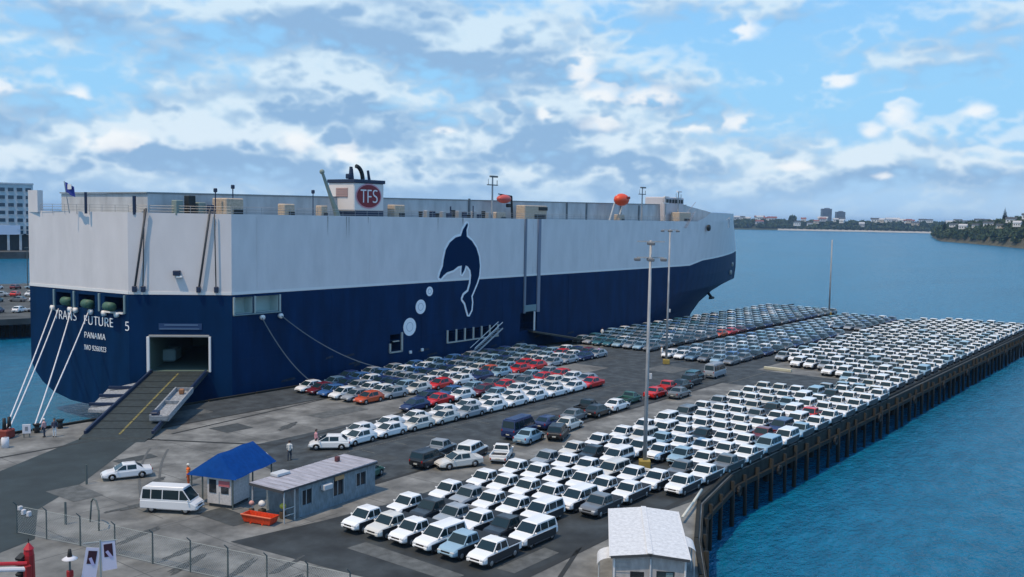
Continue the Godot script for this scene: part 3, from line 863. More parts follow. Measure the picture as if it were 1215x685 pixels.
	for x in [126.7, 130.6]:
		put("side_ramp_guide", boxmesh(Vector3(x, 13.8, -95.4), Vector3(0.5 if x < 128 else 0.8, 16.0, 0.2)), mat("guide slate", lin(0.16, 0.19, 0.24), 0.6) if x < 128 else mat("guide blue", lin(0.20, 0.22, 0.28), 0.6), S)  # left guide coloured a little darker than the right
	for p in [[230, 8.6, 0.7], [232.5, 10.6, 0.6]]:
		st = start(true)
		var zb := -109.6 + 14.1 * (1.0 - pow((p[0] - 182.0) / 60.0, 1.45))
		tube(st, Vector3(p[0], p[1], zb - 0.2), Vector3(p[0] + 0.2, p[1], zb + 0.35), p[2], p[2] * 0.8, 12)
		put("bow_fairlead", done(st), mats["pale frame"], S)
	st = start(true)
	chain(st, [Vector3(219.0, 4.4, -107.0), Vector3(219.0, 2.7, -105.6)], 0.35)
	box(st, Vector3(219.0, 2.5, -105.5), Vector3(2.2, 0.6, 0.6), Basis(), 0.1)
	put("anchor", done(st), dark, S)
	deck_gear(S, {"cream": cream, "dark": dark, "navy": navy, "orange": orange, "steel": steel, "trim": trim, "white": white, "grey": grey})

func deck_gear(S: Node3D, m: Dictionary) -> void:
	var dy := 21.55
	# funnel casing with the round emblem
	var fx0 := 91.0; var fx1 := 96.8; var fz0 := -104.2; var fz1 := -98.8
	var st := start()
	box(st, Vector3((fx0 + fx1) / 2, 24.5, (fz0 + fz1) / 2), Vector3(fx1 - fx0, 4.0, fz1 - fz0), Basis(), 0.12)
	var fu := put("funnel_casing", done(st), mat("funnel white", lin(0.70, 0.66, 0.64), 0.5), S)
	put("casing_base", boxmesh(Vector3((fx0 + fx1) / 2 + 0.1, 22.1, (fz0 + fz1) / 2), Vector3(fx1 - fx0 - 0.3, 1.1, fz1 - fz0 - 0.1)), m.navy, fu)
	put("casing_top", boxmesh(Vector3((fx0 + fx1) / 2, 26.72, (fz0 + fz1) / 2), Vector3(fx1 - fx0 + 0.3, 0.5, fz1 - fz0 + 0.3), 0.05), m.navy, fu)
	put("louvre", boxmesh(Vector3(fx0 - 0.04, 25.1, (fz0 + fz1) / 2 + 0.2), Vector3(0.1, 1.3, 2.4)), mat("louvre brown", lin(0.42, 0.28, 0.26), 0.7), fu)
	for i in 5: put("louvre_slat", boxmesh(Vector3(fx0 - 0.1, 24.6 + 0.25 * i, (fz0 + fz1) / 2 + 0.2), Vector3(0.06, 0.08, 2.3)), mats["louvre brown"], fu)
	var cx := 93.75
	st = start(true)
	for k in 28:
		var a0 := TAU * k / 28; var a1 := TAU * (k + 1) / 28
		tri(st, Vector3(cx, 24.65, fz1 + 0.06), Vector3(cx + cos(a0) * 2.5, 24.65 + sin(a0) * 1.78, fz1 + 0.06), Vector3(cx + cos(a1) * 2.5, 24.65 + sin(a1) * 1.78, fz1 + 0.06), Vector3(cx, 24.6, fz1 - 5))
	put("emblem_rim", done(st), mat("emblem pink", lin(0.62, 0.30, 0.36), 0.5), fu)
	st = start(true)
	for k in 28:
		var a0 := TAU * k / 28; var a1 := TAU * (k + 1) / 28
		tri(st, Vector3(cx, 24.65, fz1 + 0.09), Vector3(cx + cos(a0) * 2.3, 24.65 + sin(a0) * 1.6, fz1 + 0.09), Vector3(cx + cos(a1) * 2.3, 24.65 + sin(a1) * 1.6, fz1 + 0.09), Vector3(cx, 24.6, fz1 - 5))
	put("emblem_disc", done(st), mat("emblem red", lin(0.22, 0.012, 0.02), 0.5), fu)
	text("emblem_lettering", "TFS", Vector3(cx, 24.65, fz1 + 0.13), Basis(), 3.3, 1.85, mat("emblem letters", lin(0.80, 0.72, 0.72), 0.5), fu)
	# exhausts above the casing
	st = start()
	for k in 9:
		var a := PI * 0.5 * k / 8.0
		var b := PI * 0.5 * (k + 1) / 8.0
		if k < 8: tube(st, Vector3(93.0 + 1.3 * sin(a), 26.9 + 2.0 * cos(a), -100.6), Vector3(93.0 + 1.3 * sin(b), 26.9 + 2.0 * cos(b), -100.6), 0.3, 0.3, 8)
	put("exhaust_hood", done(st), m.dark, fu)
	st = start()
	tube(st, Vector3(92.0, 26.9, -100.2), Vector3(91.8, 28.5, -100.2), 0.2, 0.18, 8)
	tube(st, Vector3(92.4, 26.9, -101.2), Vector3(92.6, 28.8, -101.2), 0.24, 0.24, 8)
	tube(st, Vector3(95.6, 26.9, -100.6), Vector3(95.3, 28.4, -100.6), 0.22, 0.18, 8)
	box(st, Vector3(91.6, 27.4, -100.5), Vector3(0.8, 0.7, 0.8), Basis(), 0.1)
	put("exhaust_pipe", done(st), m.navy, fu)
	# stores crane beside the funnel
	st = start()
	tube(st, Vector3(87.6, 21.6, -98.4), Vector3(87.0, 23.2, -98.4), 0.45, 0.35, 8)
	tube(st, Vector3(87.0, 23.0, -98.4), Vector3(85.2, 27.6, -98.8), 0.32, 0.2, 8)
	ball(st, Vector3(85.15, 27.7, -98.8), Vector3(0.35, 0.35, 0.35))
	put("stores_crane", done(st), mat("crane green grey", lin(0.22, 0.27, 0.24), 0.6), S)
	# ventilators and lockers along the edge of the house
	for v in [[70.6, 2.6, 2.9, 2.2], [79.6, 1.8, 1.4, 1.7], [85.6, 1.2, 1.2, 1.6], [99.9, 2.2, 1.6, 2.0], [133.6, 6.6, 2.0, 2.6], [124.2, 2.4, 1.6, 1.3], [163.2, 2.0, 1.4, 1.4], [189.5, 5.5, 2.2, 2.2]]:
		st = start()
		box(st, Vector3(v[0], dy + v[3] / 2, -99.4), Vector3(v[1], v[3], v[2]), Basis(), 0.12)
		var vent := put("ventilator", done(st), m.cream, S)
		st = start()
		box(st, Vector3(v[0] + v[1] * 0.18, dy + v[3] * 0.22, -99.4 + v[2] / 2 + 0.06), Vector3(v[1] * 0.5, v[3] * 0.34, 0.1))
		put("intake", done(st), m.dark, vent)
	put("shelter_opening", boxmesh(Vector3(135.6, 23.6, -98.35), Vector3(2.6, 0.6, 0.12)), m.dark, S)
	# winches, bollards and boxes near the stern and amidships
	rng.seed = 77
	for i in 26:
		var x := 62.0 + i * 0.55 if i < 12 else 105.0 + (i - 12) * 1.25
		var z := -99.2 if i >= 12 else (-118.0 + i * 1.7)
		var h := rng.randf_range(0.7, 1.5)
		st = start()
		if i % 3 == 0: tube(st, Vector3(x, dy, z), Vector3(x, dy + h, z), 0.28, 0.34, 8)
		else: box(st, Vector3(x, dy + h / 2, z), Vector3(rng.randf_range(0.5, 0.9), h, 0.8), Basis(), 0.06)
		put("deck_fitting", done(st), [m.dark, m.steel, m.navy][i % 3], S)
	for p in [[64.3, 1.8], [66.0, 2.4], [67.4, 1.6]]:
		st = start()
		box(st, Vector3(p[0], dy + p[1] / 2, -100.5), Vector3(1.0, p[1], 1.0), Basis(), 0.08)
		put("winch_housing", done(st), m.dark if p[1] > 2 else mats["crane green grey"], S)
	# posts, masts, aerials
	for p in [[58.6, -111.0, 2.6, 0.16], [60.6, -103.6, 2.2, 0.2], [68.4, -98.8, 3.1, 0.07], [70.9, -98.8, 3.6, 0.07], [83.6, -98.8, 3.4, 0.06], [111.5, -98.9, 2.0, 0.12], [117.0, -98.9, 2.2, 0.09]]:
		st = start()
		tube(st, Vector3(p[0], dy, p[1]), Vector3(p[0], dy + p[2], p[1]), p[3], p[3], 6)
		if p[2] > 3: box(st, Vector3(p[0], dy + p[2], p[1]), Vector3(0.4, 0.5, 0.4), Basis(), 0.08)
		put("deck_post", done(st), m.navy, S)
	for q in [[121.9, 28.6, -98.9], [173.2, 28.6, -100.0], [184.3, 27.0, -100.5], [190.2, 28.3, -100.5]]:
		var mp := put("mast", null, null, S)
		st = start()
		tube(st, Vector3(q[0], dy, q[2]), Vector3(q[0], q[1], q[2]), 0.2, 0.12, 8)
		put("mast_pole", done(st), m.steel, mp)
		st = start()
		box(st, Vector3(q[0], q[1] - 1.3, q[2]), Vector3(2.6, 0.16, 0.3))
		box(st, Vector3(q[0] + 0.3, q[1] + 0.1, q[2]), Vector3(1.9, 0.3, 0.4), Basis(), 0.05)
		put("radar_scanner", done(st), m.trim if q[0] > 180 else mat("radar grey", lin(0.14, 0.15, 0.15), 0.6), mp)
		st = start()
		tube(st, Vector3(q[0] - 1.1, q[1] - 1.3, q[2]), Vector3(q[0] - 1.1, q[1] - 0.3, q[2]), 0.05, 0.03, 5)
		tube(st, Vector3(q[0] + 1.2, q[1] - 1.3, q[2]), Vector3(q[0] + 1.2, q[1] - 0.5, q[2]), 0.06, 0.06, 5)
		put("aerial", done(st), m.dark, mp)
	# lifeboat and rescue boat under davits
	st = start(true)
	ball(st, Vector3(162.6, 25.9, -98.6), Vector3(2.2, 1.25, 1.3), 8, 14)
	var lb := put("lifeboat", done(st), m.orange, S)
	st = start()
	box(st, Vector3(163.2, 26.3, -97.4), Vector3(1.3, 0.5, 0.2), Basis(), 0.05)
	put("lifeboat_window", done(st), mat("boat red", lin(0.35, 0.02, 0.01), 0.5), lb)
	st = start()
	tube(st, Vector3(161.2, dy, -100.5), Vector3(161.0, 26.8, -98.7), 0.18, 0.12, 6)
	tube(st, Vector3(164.4, dy, -100.5), Vector3(164.4, 26.8, -98.7), 0.18, 0.12, 6)
	put("davit", done(st), m.trim, S)
	st = start(true)
	ball(st, Vector3(125.9, 25.1, -99.6), Vector3(1.7, 0.75, 0.9), 8, 12)
	put("rescue_boat", done(st), mat("boat salmon", lin(0.55, 0.09, 0.07), 0.5), S)
	st = start()
	tube(st, Vector3(128.3, dy, -99.6), Vector3(128.0, 25.6, -99.6), 0.22, 0.18, 6)
	tube(st, Vector3(128.0, 25.6, -99.6), Vector3(124.4, 25.9, -99.6), 0.14, 0.1, 6)
	box(st, Vector3(127.2, 24.0, -99.6), Vector3(0.9, 0.6, 0.6), Basis(), 0.1)
	put("davit", done(st), m.dark, S)
	# bridge block near the bow
	st = start()
	box(st, Vector3(189.5, 24.4, -103.6), Vector3(9.0, 5.4, 5.0), Basis(), 0.15)
	var br := put("bridge", done(st), mat("bridge paint", lin(0.52, 0.50, 0.52), 0.55), S)
	for i in 6: put("bridge_window", boxmesh(Vector3(186.2 + i * 1.35, 26.2, -101.06), Vector3(0.95, 0.8, 0.08)), m.dark, br)
	st = start()
	for i in 8: box(st, Vector3(184.2 + i * 0.45, 20.6 + i * 0.42, -95.3), Vector3(0.5, 0.12, 0.4))
	for y in [0.0, 3.2]: tube(st, Vector3(184.0, 20.4 + y, -95.1), Vector3(188.0, 24.1 + y * 0.6, -95.1), 0.06, 0.06, 5)
	put("bridge_stair", done(st), mat("stair grey", lin(0.28, 0.28, 0.32), 0.6), S)
	st = start(true)
	tube(st, Vector3(195.4, 20.4, -95.55), Vector3(195.4, 20.4, -95.2), 0.75, 0.7, 14)
	put("life_ring_box", done(st), m.dark, S)
	st = start()
	tube(st, Vector3(208.6, 20.4, -96.6), Vector3(208.6, 22.9, -96.6), 0.16, 0.16, 6)
	box(st, Vector3(208.6, 22.4, -96.6), Vector3(2.2, 0.25, 0.25))
	put("foremast", done(st), m.grey, S)
	# flag at the stern
	st = start()
	tube(st, Vector3(57.9, dy, -113.6), Vector3(57.3, dy + 3.9, -113.6), 0.06, 0.05, 6)
	var staff := put("flagstaff", done(st), m.steel, S)
	st = start(true)
	var fp := func(i: int, j: int) -> Vector3: return Vector3(57.35 + 0.05 * j + 0.12 * sin(i * 1.4), dy + 3.8 - 0.42 * j - 0.1 * i, -113.5 + 0.33 * i)
	for i in 6:
		for j in 3:
			quad(st, fp.call(i, j), fp.call(i + 1, j), fp.call(i + 1, j + 1), fp.call(i, j + 1), fp.call(i, j) + Vector3(50, 0, 0))
	put("flag", done(st), mat("flag blue", lin(0.03, 0.05, 0.30), 0.8), staff)
	st = start()
	box(st, Vector3(57.25, dy + 3.2, -112.2), Vector3(0.06, 0.6, 0.9))
	put("flag_field", done(st), m.trim, staff)

func rope(called: String, a: Vector3, b: Vector3, sag: float, r: float, m, label: String) -> void:
	var st := start(true)
	var p := []
	for i in 17:
		var t := i / 16.0
		p.append(a.lerp(b, t) - Vector3(0, sag * 4.0 * t * (1.0 - t), 0))
	chain(st, p, r, 6)
	tag(put(called, done(st), m), label, "mooring line", "mooring lines of the car carrier")

func mooring() -> void:
	var pale := mat("white rope", lin(0.62, 0.62, 0.64), 0.8)
	var old := mat("grey rope", lin(0.14, 0.17, 0.19), 0.9)
	rope("mooring_line", Vector3(57.9, 9.5, -118.4), Vector3(40.6, 0.95, -92.6), 0.2, 0.075, pale, "white stern line nearest the outer edge of the ship's transom")
	rope("mooring_line", Vector3(58.1, 9.5, -117.2), Vector3(40.9, 0.95, -92.5), 0.3, 0.075, pale, "white stern line second from the transom's outer edge, beside its twin")
	rope("mooring_line", Vector3(58.4, 9.5, -114.6), Vector3(43.4, 0.8, -92.7), 0.3, 0.075, pale, "white stern line crossing just below the first word of the ship's name")
	rope("mooring_line", Vector3(58.8, 9.5, -111.2), Vector3(43.8, 0.8, -92.6), 0.2, 0.075, pale, "white stern line nearest the ramp, crossing the start of FUTURE")
	rope("mooring_line", Vector3(72.4, 9.1, -95.1), Vector3(78.6, 0.5, -93.1), 0.9, 0.07, old, "slack grey line from the ship's side down to the first row of cars")
	rope("mooring_line", Vector3(75.4, 9.1, -95.1), Vector3(92.5, 0.5, -93.1), 1.2, 0.07, old, "long slack grey line along the navy hull above the wharf cars")
# ---------------------------------------------------------------- vehicles
# A vehicle is described along its own +x (forward). body: [x, bottom, top, half width]; cabin: [front base, front top, rear top, rear base, base y, roof y, half width low, half width high]
const KINDS := {
	"pickup": {"body": [[-2.14, 0.46, 0.60, 0.74], [-2.08, 0.38, 0.66, 0.80], [-0.62, 0.30, 0.66, 0.82], [-0.56, 0.30, 0.95, 0.82], [0.96, 0.30, 0.97, 0.82], [1.80, 0.34, 0.87, 0.81], [2.02, 0.38, 0.77, 0.77], [2.12, 0.44, 0.66, 0.68]],
		"cabin": [1.10, 0.52, -0.46, -0.60, 0.94, 1.52, 0.79, 0.67], "wheels": [1.32, -1.28, 0.33], "bed": true, "doors": [1.0, 0.20, -0.54]},
	"wagon": {"body": [[-2.08, 0.46, 0.84, 0.74], [-2.02, 0.38, 0.94, 0.81], [-1.0, 0.30, 0.98, 0.83], [0.85, 0.30, 0.98, 0.83], [1.74, 0.34, 0.88, 0.81], [1.98, 0.38, 0.78, 0.76], [2.08, 0.44, 0.66, 0.66]],
		"cabin": [1.10, 0.36, -1.78, -2.0, 0.96, 1.58, 0.80, 0.68], "wheels": [1.28, -1.26, 0.34], "bed": false, "doors": [0.95, 0.08, -0.85, -1.8]},
	"hatch": {"body": [[-2.0, 0.40, 0.72, 0.72], [-1.92, 0.28, 0.86, 0.79], [-1.0, 0.22, 0.90, 0.81], [0.7, 0.22, 0.88, 0.81], [1.62, 0.26, 0.74, 0.79], [1.92, 0.30, 0.62, 0.72], [2.02, 0.36, 0.52, 0.60]],
		"cabin": [1.15, 0.22, -1.15, -1.86, 0.87, 1.40, 0.77, 0.60], "wheels": [1.26, -1.22, 0.30], "bed": false, "doors": [0.8, 0.0, -0.95]},
	"sedan": {"body": [[-2.25, 0.42, 0.74, 0.72], [-2.18, 0.30, 0.88, 0.80], [-1.35, 0.22, 0.92, 0.83], [0.8, 0.22, 0.88, 0.83], [1.8, 0.26, 0.74, 0.80], [2.12, 0.30, 0.62, 0.72], [2.22, 0.36, 0.52, 0.60]],
		"cabin": [1.15, 0.30, -0.75, -1.55, 0.88, 1.40, 0.79, 0.60], "wheels": [1.36, -1.30, 0.31], "bed": false, "doors": [0.85, 0.05, -0.85]},
	"coupe_utility": {"body": [[-2.3, 0.42, 0.58, 0.74], [-2.24, 0.32, 0.62, 0.82], [-0.42, 0.24, 0.62, 0.84], [-0.38, 0.24, 0.90, 0.84], [0.9, 0.24, 0.90, 0.84], [1.85, 0.28, 0.78, 0.82], [2.15, 0.32, 0.68, 0.76], [2.28, 0.38, 0.56, 0.64]],
		"cabin": [1.18, 0.45, -0.15, -0.42, 0.89, 1.42, 0.80, 0.64], "wheels": [1.42, -1.34, 0.32], "bed": true, "doors": [1.0, -0.3]},
	"minibus": {"body": [[-2.46, 0.50, 1.00, 0.80], [-2.42, 0.34, 1.14, 0.86], [1.5, 0.30, 1.14, 0.86], [2.0, 0.32, 1.06, 0.85], [2.34, 0.36, 0.86, 0.80], [2.42, 0.42, 0.68, 0.74]],
		"cabin": [1.98, 1.2, -2.26, -2.44, 1.10, 2.10, 0.84, 0.72], "wheels": [1.50, -1.45, 0.33], "bed": false, "doors": [1.6, 0.95, -0.5, -1.5, -2.3]},
}

func paint(key: String) -> StandardMaterial3D:
	var table := {"white": lin(0.80, 0.81, 0.81), "pearl": lin(0.62, 0.61, 0.57), "silver": lin(0.30, 0.33, 0.36), "ice": lin(0.26, 0.40, 0.50), "grey": lin(0.14, 0.15, 0.16), "black": lin(0.012, 0.013, 0.015), "navy": lin(0.014, 0.03, 0.11), "blue": lin(0.05, 0.14, 0.34), "red": lin(0.62, 0.014, 0.01), "orange": lin(0.55, 0.085, 0.02), "maroon": lin(0.14, 0.012, 0.018), "green": lin(0.02, 0.10, 0.075), "teal": lin(0.04, 0.15, 0.19), "steel": lin(0.11, 0.19, 0.27), "police": lin(0.70, 0.72, 0.74), "tinted": Color(1, 1, 1)}
	var m := mat("car " + key, table[key], 0.32)
	m.clearcoat_enabled = true
	m.clearcoat = 0.6
	m.clearcoat_roughness = 0.12
	m.vertex_color_use_as_albedo = key == "tinted"
	return m

func vehicle_shapes(kind: String) -> Array:              # [[name, material key, mesh, [sub-parts]], ...]
	if meshes.has(kind): return meshes[kind]
	var d: Dictionary = KINDS[kind.trim_suffix("_two_tone")]
	var out := []
	var st := start()
	var rings := []
	for b in d.body:
		var w: float = b[3]
		rings.append([Vector3(b[0], b[1], -w * 0.9), Vector3(b[0], b[1] + 0.1, -w), Vector3(b[0], b[2] - 0.14, -w), Vector3(b[0], b[2], -w * 0.92), Vector3(b[0], b[2] + 0.015, 0), Vector3(b[0], b[2], w * 0.92), Vector3(b[0], b[2] - 0.14, w), Vector3(b[0], b[1] + 0.1, w), Vector3(b[0], b[1], w * 0.9), Vector3(b[0], b[1], -w * 0.9)])
	for i in rings.size() - 1:
		var a: Array = rings[i]; var b: Array = rings[i + 1]
		var c := Vector3((a[0].x + b[0].x) / 2, (a[0].y + a[3].y + b[0].y + b[3].y) / 4, 0)
		for j in a.size() - 1: quad(st, a[j], a[j + 1], b[j + 1], b[j], c)
	for e in [0, rings.size() - 1]:
		var r: Array = rings[e]
		for j in r.size() - 2: tri(st, Vector3(r[0].x, (r[0].y + r[3].y) / 2, 0), r[j], r[j + 1], Vector3(0, 0.6, 0))
	var q: Array = d.cabin
	var crown := 0.03
	var cab := func(x: float, y: float, w: float) -> Array: return [Vector3(x, y, -w), Vector3(x, y, w)]
	var fb: Array = cab.call(q[0], q[4], q[6]); var ft: Array = cab.call(q[1], q[5], q[7]); var rt: Array = cab.call(q[2], q[5], q[7]); var rbs: Array = cab.call(q[3], q[4], q[6])
	var cc := Vector3((q[1] + q[2]) / 2, (q[4] + q[5]) / 2, 0)
	var rf := Vector3(q[1] - 0.12, q[5] + crown, 0); var rr2 := Vector3(q[2] + 0.12, q[5] + crown, 0)
	quad(st, fb[0], fb[1], ft[1], ft[0], cc)
	quad(st, rbs[0], rbs[1], rt[1], rt[0], cc)
	for k in 2:
		quad(st, fb[k], ft[k], rt[k], rbs[k], cc)
		quad(st, ft[k], rf, rr2, rt[k], cc - Vector3(0, 2, 0))
	tri(st, ft[0], ft[1], rf, cc - Vector3(0, 2, 0)); tri(st, rt[0], rt[1], rr2, cc - Vector3(0, 2, 0))
	if d.bed:
		var x0: float = d.body[0][0] + 0.04; var x1: float = q[3] - 0.02
		var hw: float = d.body[2][3]
		var yb := 0.60; var yt: float = d.body[3][2] - 0.02
		for s in [-1.0, 1.0]: box(st, Vector3((x0 + x1) / 2, (yb + yt) / 2, s * (hw - 0.05)), Vector3(x1 - x0, yt - yb, 0.1), Basis(), 0.02)
		box(st, Vector3(x0 + 0.04, (yb + yt) / 2, 0), Vector3(0.08, yt - yb, hw * 2 - 0.16), Basis(), 0.02)
	if kind == "minibus":
		box(st, Vector3(-0.4, q[5] + 0.05, 0), Vector3(3.4, 0.12, 1.25), Basis(), 0.05)
	out.append(["body", "paint", done(st), []])
	if kind.begins_with("pickup") or kind.begins_with("wagon"):
		var tall: bool = kind.ends_with("two_tone")  # low panels are cladding, tall ones paint the deep shade between packed vehicles
		for s in [-1.0, 1.0]:
			st = start()
			var hw2: float = d.body[3][3]
			box(st, Vector3(0.0, 0.58 if tall else 0.52, s * (hw2 + 0.004)), Vector3(3.5, 0.56 if tall else 0.42, 0.03), Basis(), 0.012)
			box(st, Vector3(0.05, 0.30, s * (hw2 - 0.02)), Vector3(1.9, 0.08, 0.2), Basis(), 0.02)
			out.append(["side_cladding", "clad_shade", done(st), []])
	# glass: panels a few millimetres proud of the cabin
	var pane := func(a: Vector3, b: Vector3, c: Vector3, dd: Vector3) -> ArrayMesh:
		var n: Vector3 = (a - c).cross(a - b).normalized()
		if n.dot((a + c) / 2 - cc) < 0: n = -n
		var s := start()
		quad(s, a + n * 0.012, b + n * 0.012, c + n * 0.012, dd + n * 0.012, cc)
		var p := [a, b, c, dd]
		for i in 4: quad(s, p[i], p[(i + 1) % 4], p[(i + 1) % 4] + n * 0.012, p[i] + n * 0.012, (a + c) / 2)
		return done(s)
	var lerp4 := func(a: Array, b: Array, t: float, e: float) -> Array: return [a[0].lerp(b[0], t) * Vector3(1, 1, e), a[1].lerp(b[1], t) * Vector3(1, 1, e)]
	var w0: Array = lerp4.call(fb, ft, 0.08, 0.93); var w1: Array = lerp4.call(fb, ft, 0.90, 0.93)
	out.append(["windscreen", "glass", pane.call(w0[0], w0[1], w1[1], w1[0]), []])
	w0 = lerp4.call(rbs, rt, 0.2, 0.9); w1 = lerp4.call(rbs, rt, 0.88, 0.9)
	out.append(["rear_window", "glass", pane.call(w0[0], w0[1], w1[1], w1[0]), []])
	var xs: Array = d.doors
	for k in 2:
		var sg := -1.0 if k == 0 else 1.0
		for i in xs.size() - 1:
			var side_at := func(x: float, t: float) -> Vector3:
				var xf: float = lerpf(q[0], q[1], t) - 0.07
				var xr: float = lerpf(q[3], q[2], t) + 0.07
				return Vector3(clampf(x, xr, xf), lerpf(q[4], q[5], t), sg * lerpf(q[6], q[7], t))
			var a: float = xs[i] - 0.04; var b: float = xs[i + 1] + 0.04
			if i == 0: a = 9.0
			out.append(["side_window", "glass", pane.call(side_at.call(a, 0.1), side_at.call(b, 0.1), side_at.call(b, 0.86), side_at.call(a, 0.86)), []])
	# wheels
	var wh: Array = d.wheels
	for x in [wh[0], wh[1]]:
		for s in [-1.0, 1.0]:
			st = start(true)
			var zc: float = s * 0.72
			tube(st, Vector3(x, wh[2], zc - 0.11), Vector3(x, wh[2], zc + 0.11), wh[2], wh[2], 12)
			var rim := start(true)
			tube(rim, Vector3(x, wh[2], zc + s * 0.09), Vector3(x, wh[2], zc + s * 0.125), wh[2] * 0.62, wh[2] * 0.5, 10)
			out.append(["wheel", "rubber", done(st), [["rim", "chrome", done(rim)]]])
			st = start()
			var arch_w: float = 0.83
			for j in 6:
				var a0 := PI * j / 6.0; var a1 := PI * (j + 1) / 6.0
				var rr: float = wh[2] + 0.07
				tri(st, Vector3(x, wh[2], s * arch_w), Vector3(x + cos(a0) * rr, wh[2] + sin(a0) * rr, s * arch_w), Vector3(x + cos(a1) * rr, wh[2] + sin(a1) * rr, s * arch_w), Vector3(x, wh[2], 0))
			out.append(["wheel_arch", "dark", done(st), []])
	# face
	var last: Array = d.body[d.body.size() - 1]; var pre: Array = d.body[d.body.size() - 2]
	var fx: float = (last[0] + pre[0]) / 2
	var fy: float = (last[2] + pre[2]) / 2
	for s in [-1.0, 1.0]:
		out.append(["headlight", "lamp", boxmesh(Vector3(fx - 0.03, fy - 0.06, s * pre[3] * 0.76), Vector3(0.2, 0.13, 0.32), 0.03), []])
		out.append(["tail_light", "tail", boxmesh(Vector3(d.body[0][0] + 0.04, d.body[1][2] - 0.12, s * d.body[1][3] * 0.86), Vector3(0.1, 0.22, 0.14), 0.02), []])
		out.append(["mirror", "paint", boxmesh(Vector3(q[0] - 0.22, q[4] + 0.08, s * (q[6] + 0.12)), Vector3(0.1, 0.14, 0.2), 0.03), []])
	out.append(["grille", "dark", boxmesh(Vector3(last[0] - 0.04, fy - 0.09, 0), Vector3(0.14, 0.13, 0.78), 0.02), []])
	out.append(["bumper", "paint", boxmesh(Vector3(last[0] - 0.06, last[1] + 0.06, 0), Vector3(0.24, 0.22, pre[3] * 1.86), 0.06), []])
	out.append(["air_intake", "dark", boxmesh(Vector3(last[0] + 0.04, last[1] + 0.02, 0), Vector3(0.06, 0.09, 0.9), 0.01), []])
	out.append(["number_plate", "plate", boxmesh(Vector3(d.body[0][0] - 0.03, d.body[0][1] + 0.12, 0), Vector3(0.04, 0.12, 0.4)), []])
	if d.bed:
		var hb: float = d.body[2][3] - 0.12
		if kind.ends_with("two_tone"): out.append(["bed_cover", "dark", boxmesh(Vector3((d.body[0][0] + q[3]) / 2 + 0.02, 0.955, 0), Vector3(q[3] - d.body[0][0] - 0.12, 0.05, hb * 2 + 0.2), 0.015), []])  # dark sheet added over the open bed to make it read dark
		out.append(["bed_liner", "dark", boxmesh(Vector3((d.body[0][0] + q[3]) / 2, 0.685, 0), Vector3(q[3] - d.body[0][0] - 0.24, 0.03, hb * 2)), []])
	meshes[kind] = out
	return out

func vehicle_material(key: String, colour: String) -> Material:
	match key:
		"paint": return paint(colour)
		"clad_shade": return mat("cladding_shade", lin(0.022, 0.025, 0.03), 0.5)
		"glass": return mat("car glass", lin(0.010, 0.024, 0.03), 0.12)
		"rubber": return mat("rubber", lin(0.012, 0.012, 0.013), 0.85)
		"chrome": return mat("rim", lin(0.40, 0.41, 0.42), 0.35, 0.6)
		"lamp": return mat("lamp lens", lin(0.55, 0.57, 0.58), 0.15)
		"tail": return mat("tail lens", lin(0.30, 0.01, 0.01), 0.25)
		"plate": return mat("plate", lin(0.5, 0.5, 0.45), 0.6)
		_: return mat("car dark", lin(0.010, 0.011, 0.012), 0.6)

func joined(kind: String, colour: String) -> ArrayMesh:          # all of a vehicle in one mesh, for those too small to show their parts
	var key := kind + "/" + colour
	if meshes.has(key): return meshes[key]
	var by := {}
	for p in vehicle_shapes(kind):
		if p[0] in ["wheel_arch", "number_plate"]: continue
		if not by.has(p[1]):
			by[p[1]] = SurfaceTool.new()
			by[p[1]].begin(Mesh.PRIMITIVE_TRIANGLES)
		by[p[1]].append_from(p[2], 0, Transform3D())
	var am := ArrayMesh.new()
	for k in by:
		by[k].commit(am)
		am.surface_set_material(am.get_surface_count() - 1, vehicle_material(k, colour))
	meshes[key] = am
	return am

func park(called: String, kind: String, colour: String, x: float, z: float, turn: float, label: String, category: String, group: String, detailed: bool) -> Node3D:
	if not detailed:
		var o := MeshInstance3D.new()
		o.mesh = joined(kind, colour)
		o.name = numbered(called)
		add_child(o)
		o.position = Vector3(x, 0.02, z)
		o.rotation.y = turn
		o.scale = Vector3.ONE * 0.94
		tag(o, label, category, group)
		return o
	var key := "proto/%s/%s" % [kind, colour]
	if meshes.has(key):
		var c: Node3D = meshes[key].duplicate()
		c.name = numbered(called)
		add_child(c)
		c.position = Vector3(x, 0.02, z)
		c.rotation.y = turn
		c.scale = Vector3.ONE * 0.94
		tag(c, label, category, group)
		return c
	var t := thing(called, Vector3(x, 0.02, z), turn, label, category, group)
	t.scale = Vector3.ONE * 0.94
	for p in vehicle_shapes(kind):
		var part := put(p[0], p[2], vehicle_material(p[1], colour), t)
		for s in p[3]: put(s[0], s[2], vehicle_material(s[1], colour), part)
	meshes[key] = t
	return t

func word(colour: String) -> String:
	return {"pearl": "off-white", "ice": "pale blue", "steel": "steel blue", "silver": "silver", "police": "white"}.get(colour, colour)

func pick(choices: Array) -> String:
	return choices[rng.randi() % choices.size()]

const NAME := {"pickup": "pickup_truck", "wagon": "off_road_wagon", "hatch": "hatchback_car", "sedan": "sedan_car", "coupe_utility": "utility_truck", "minibus": "minibus"}
const CAT := {"pickup": "pickup truck", "wagon": "off-roader", "hatch": "hatchback", "sedan": "sedan", "coupe_utility": "utility truck", "minibus": "minibus"}

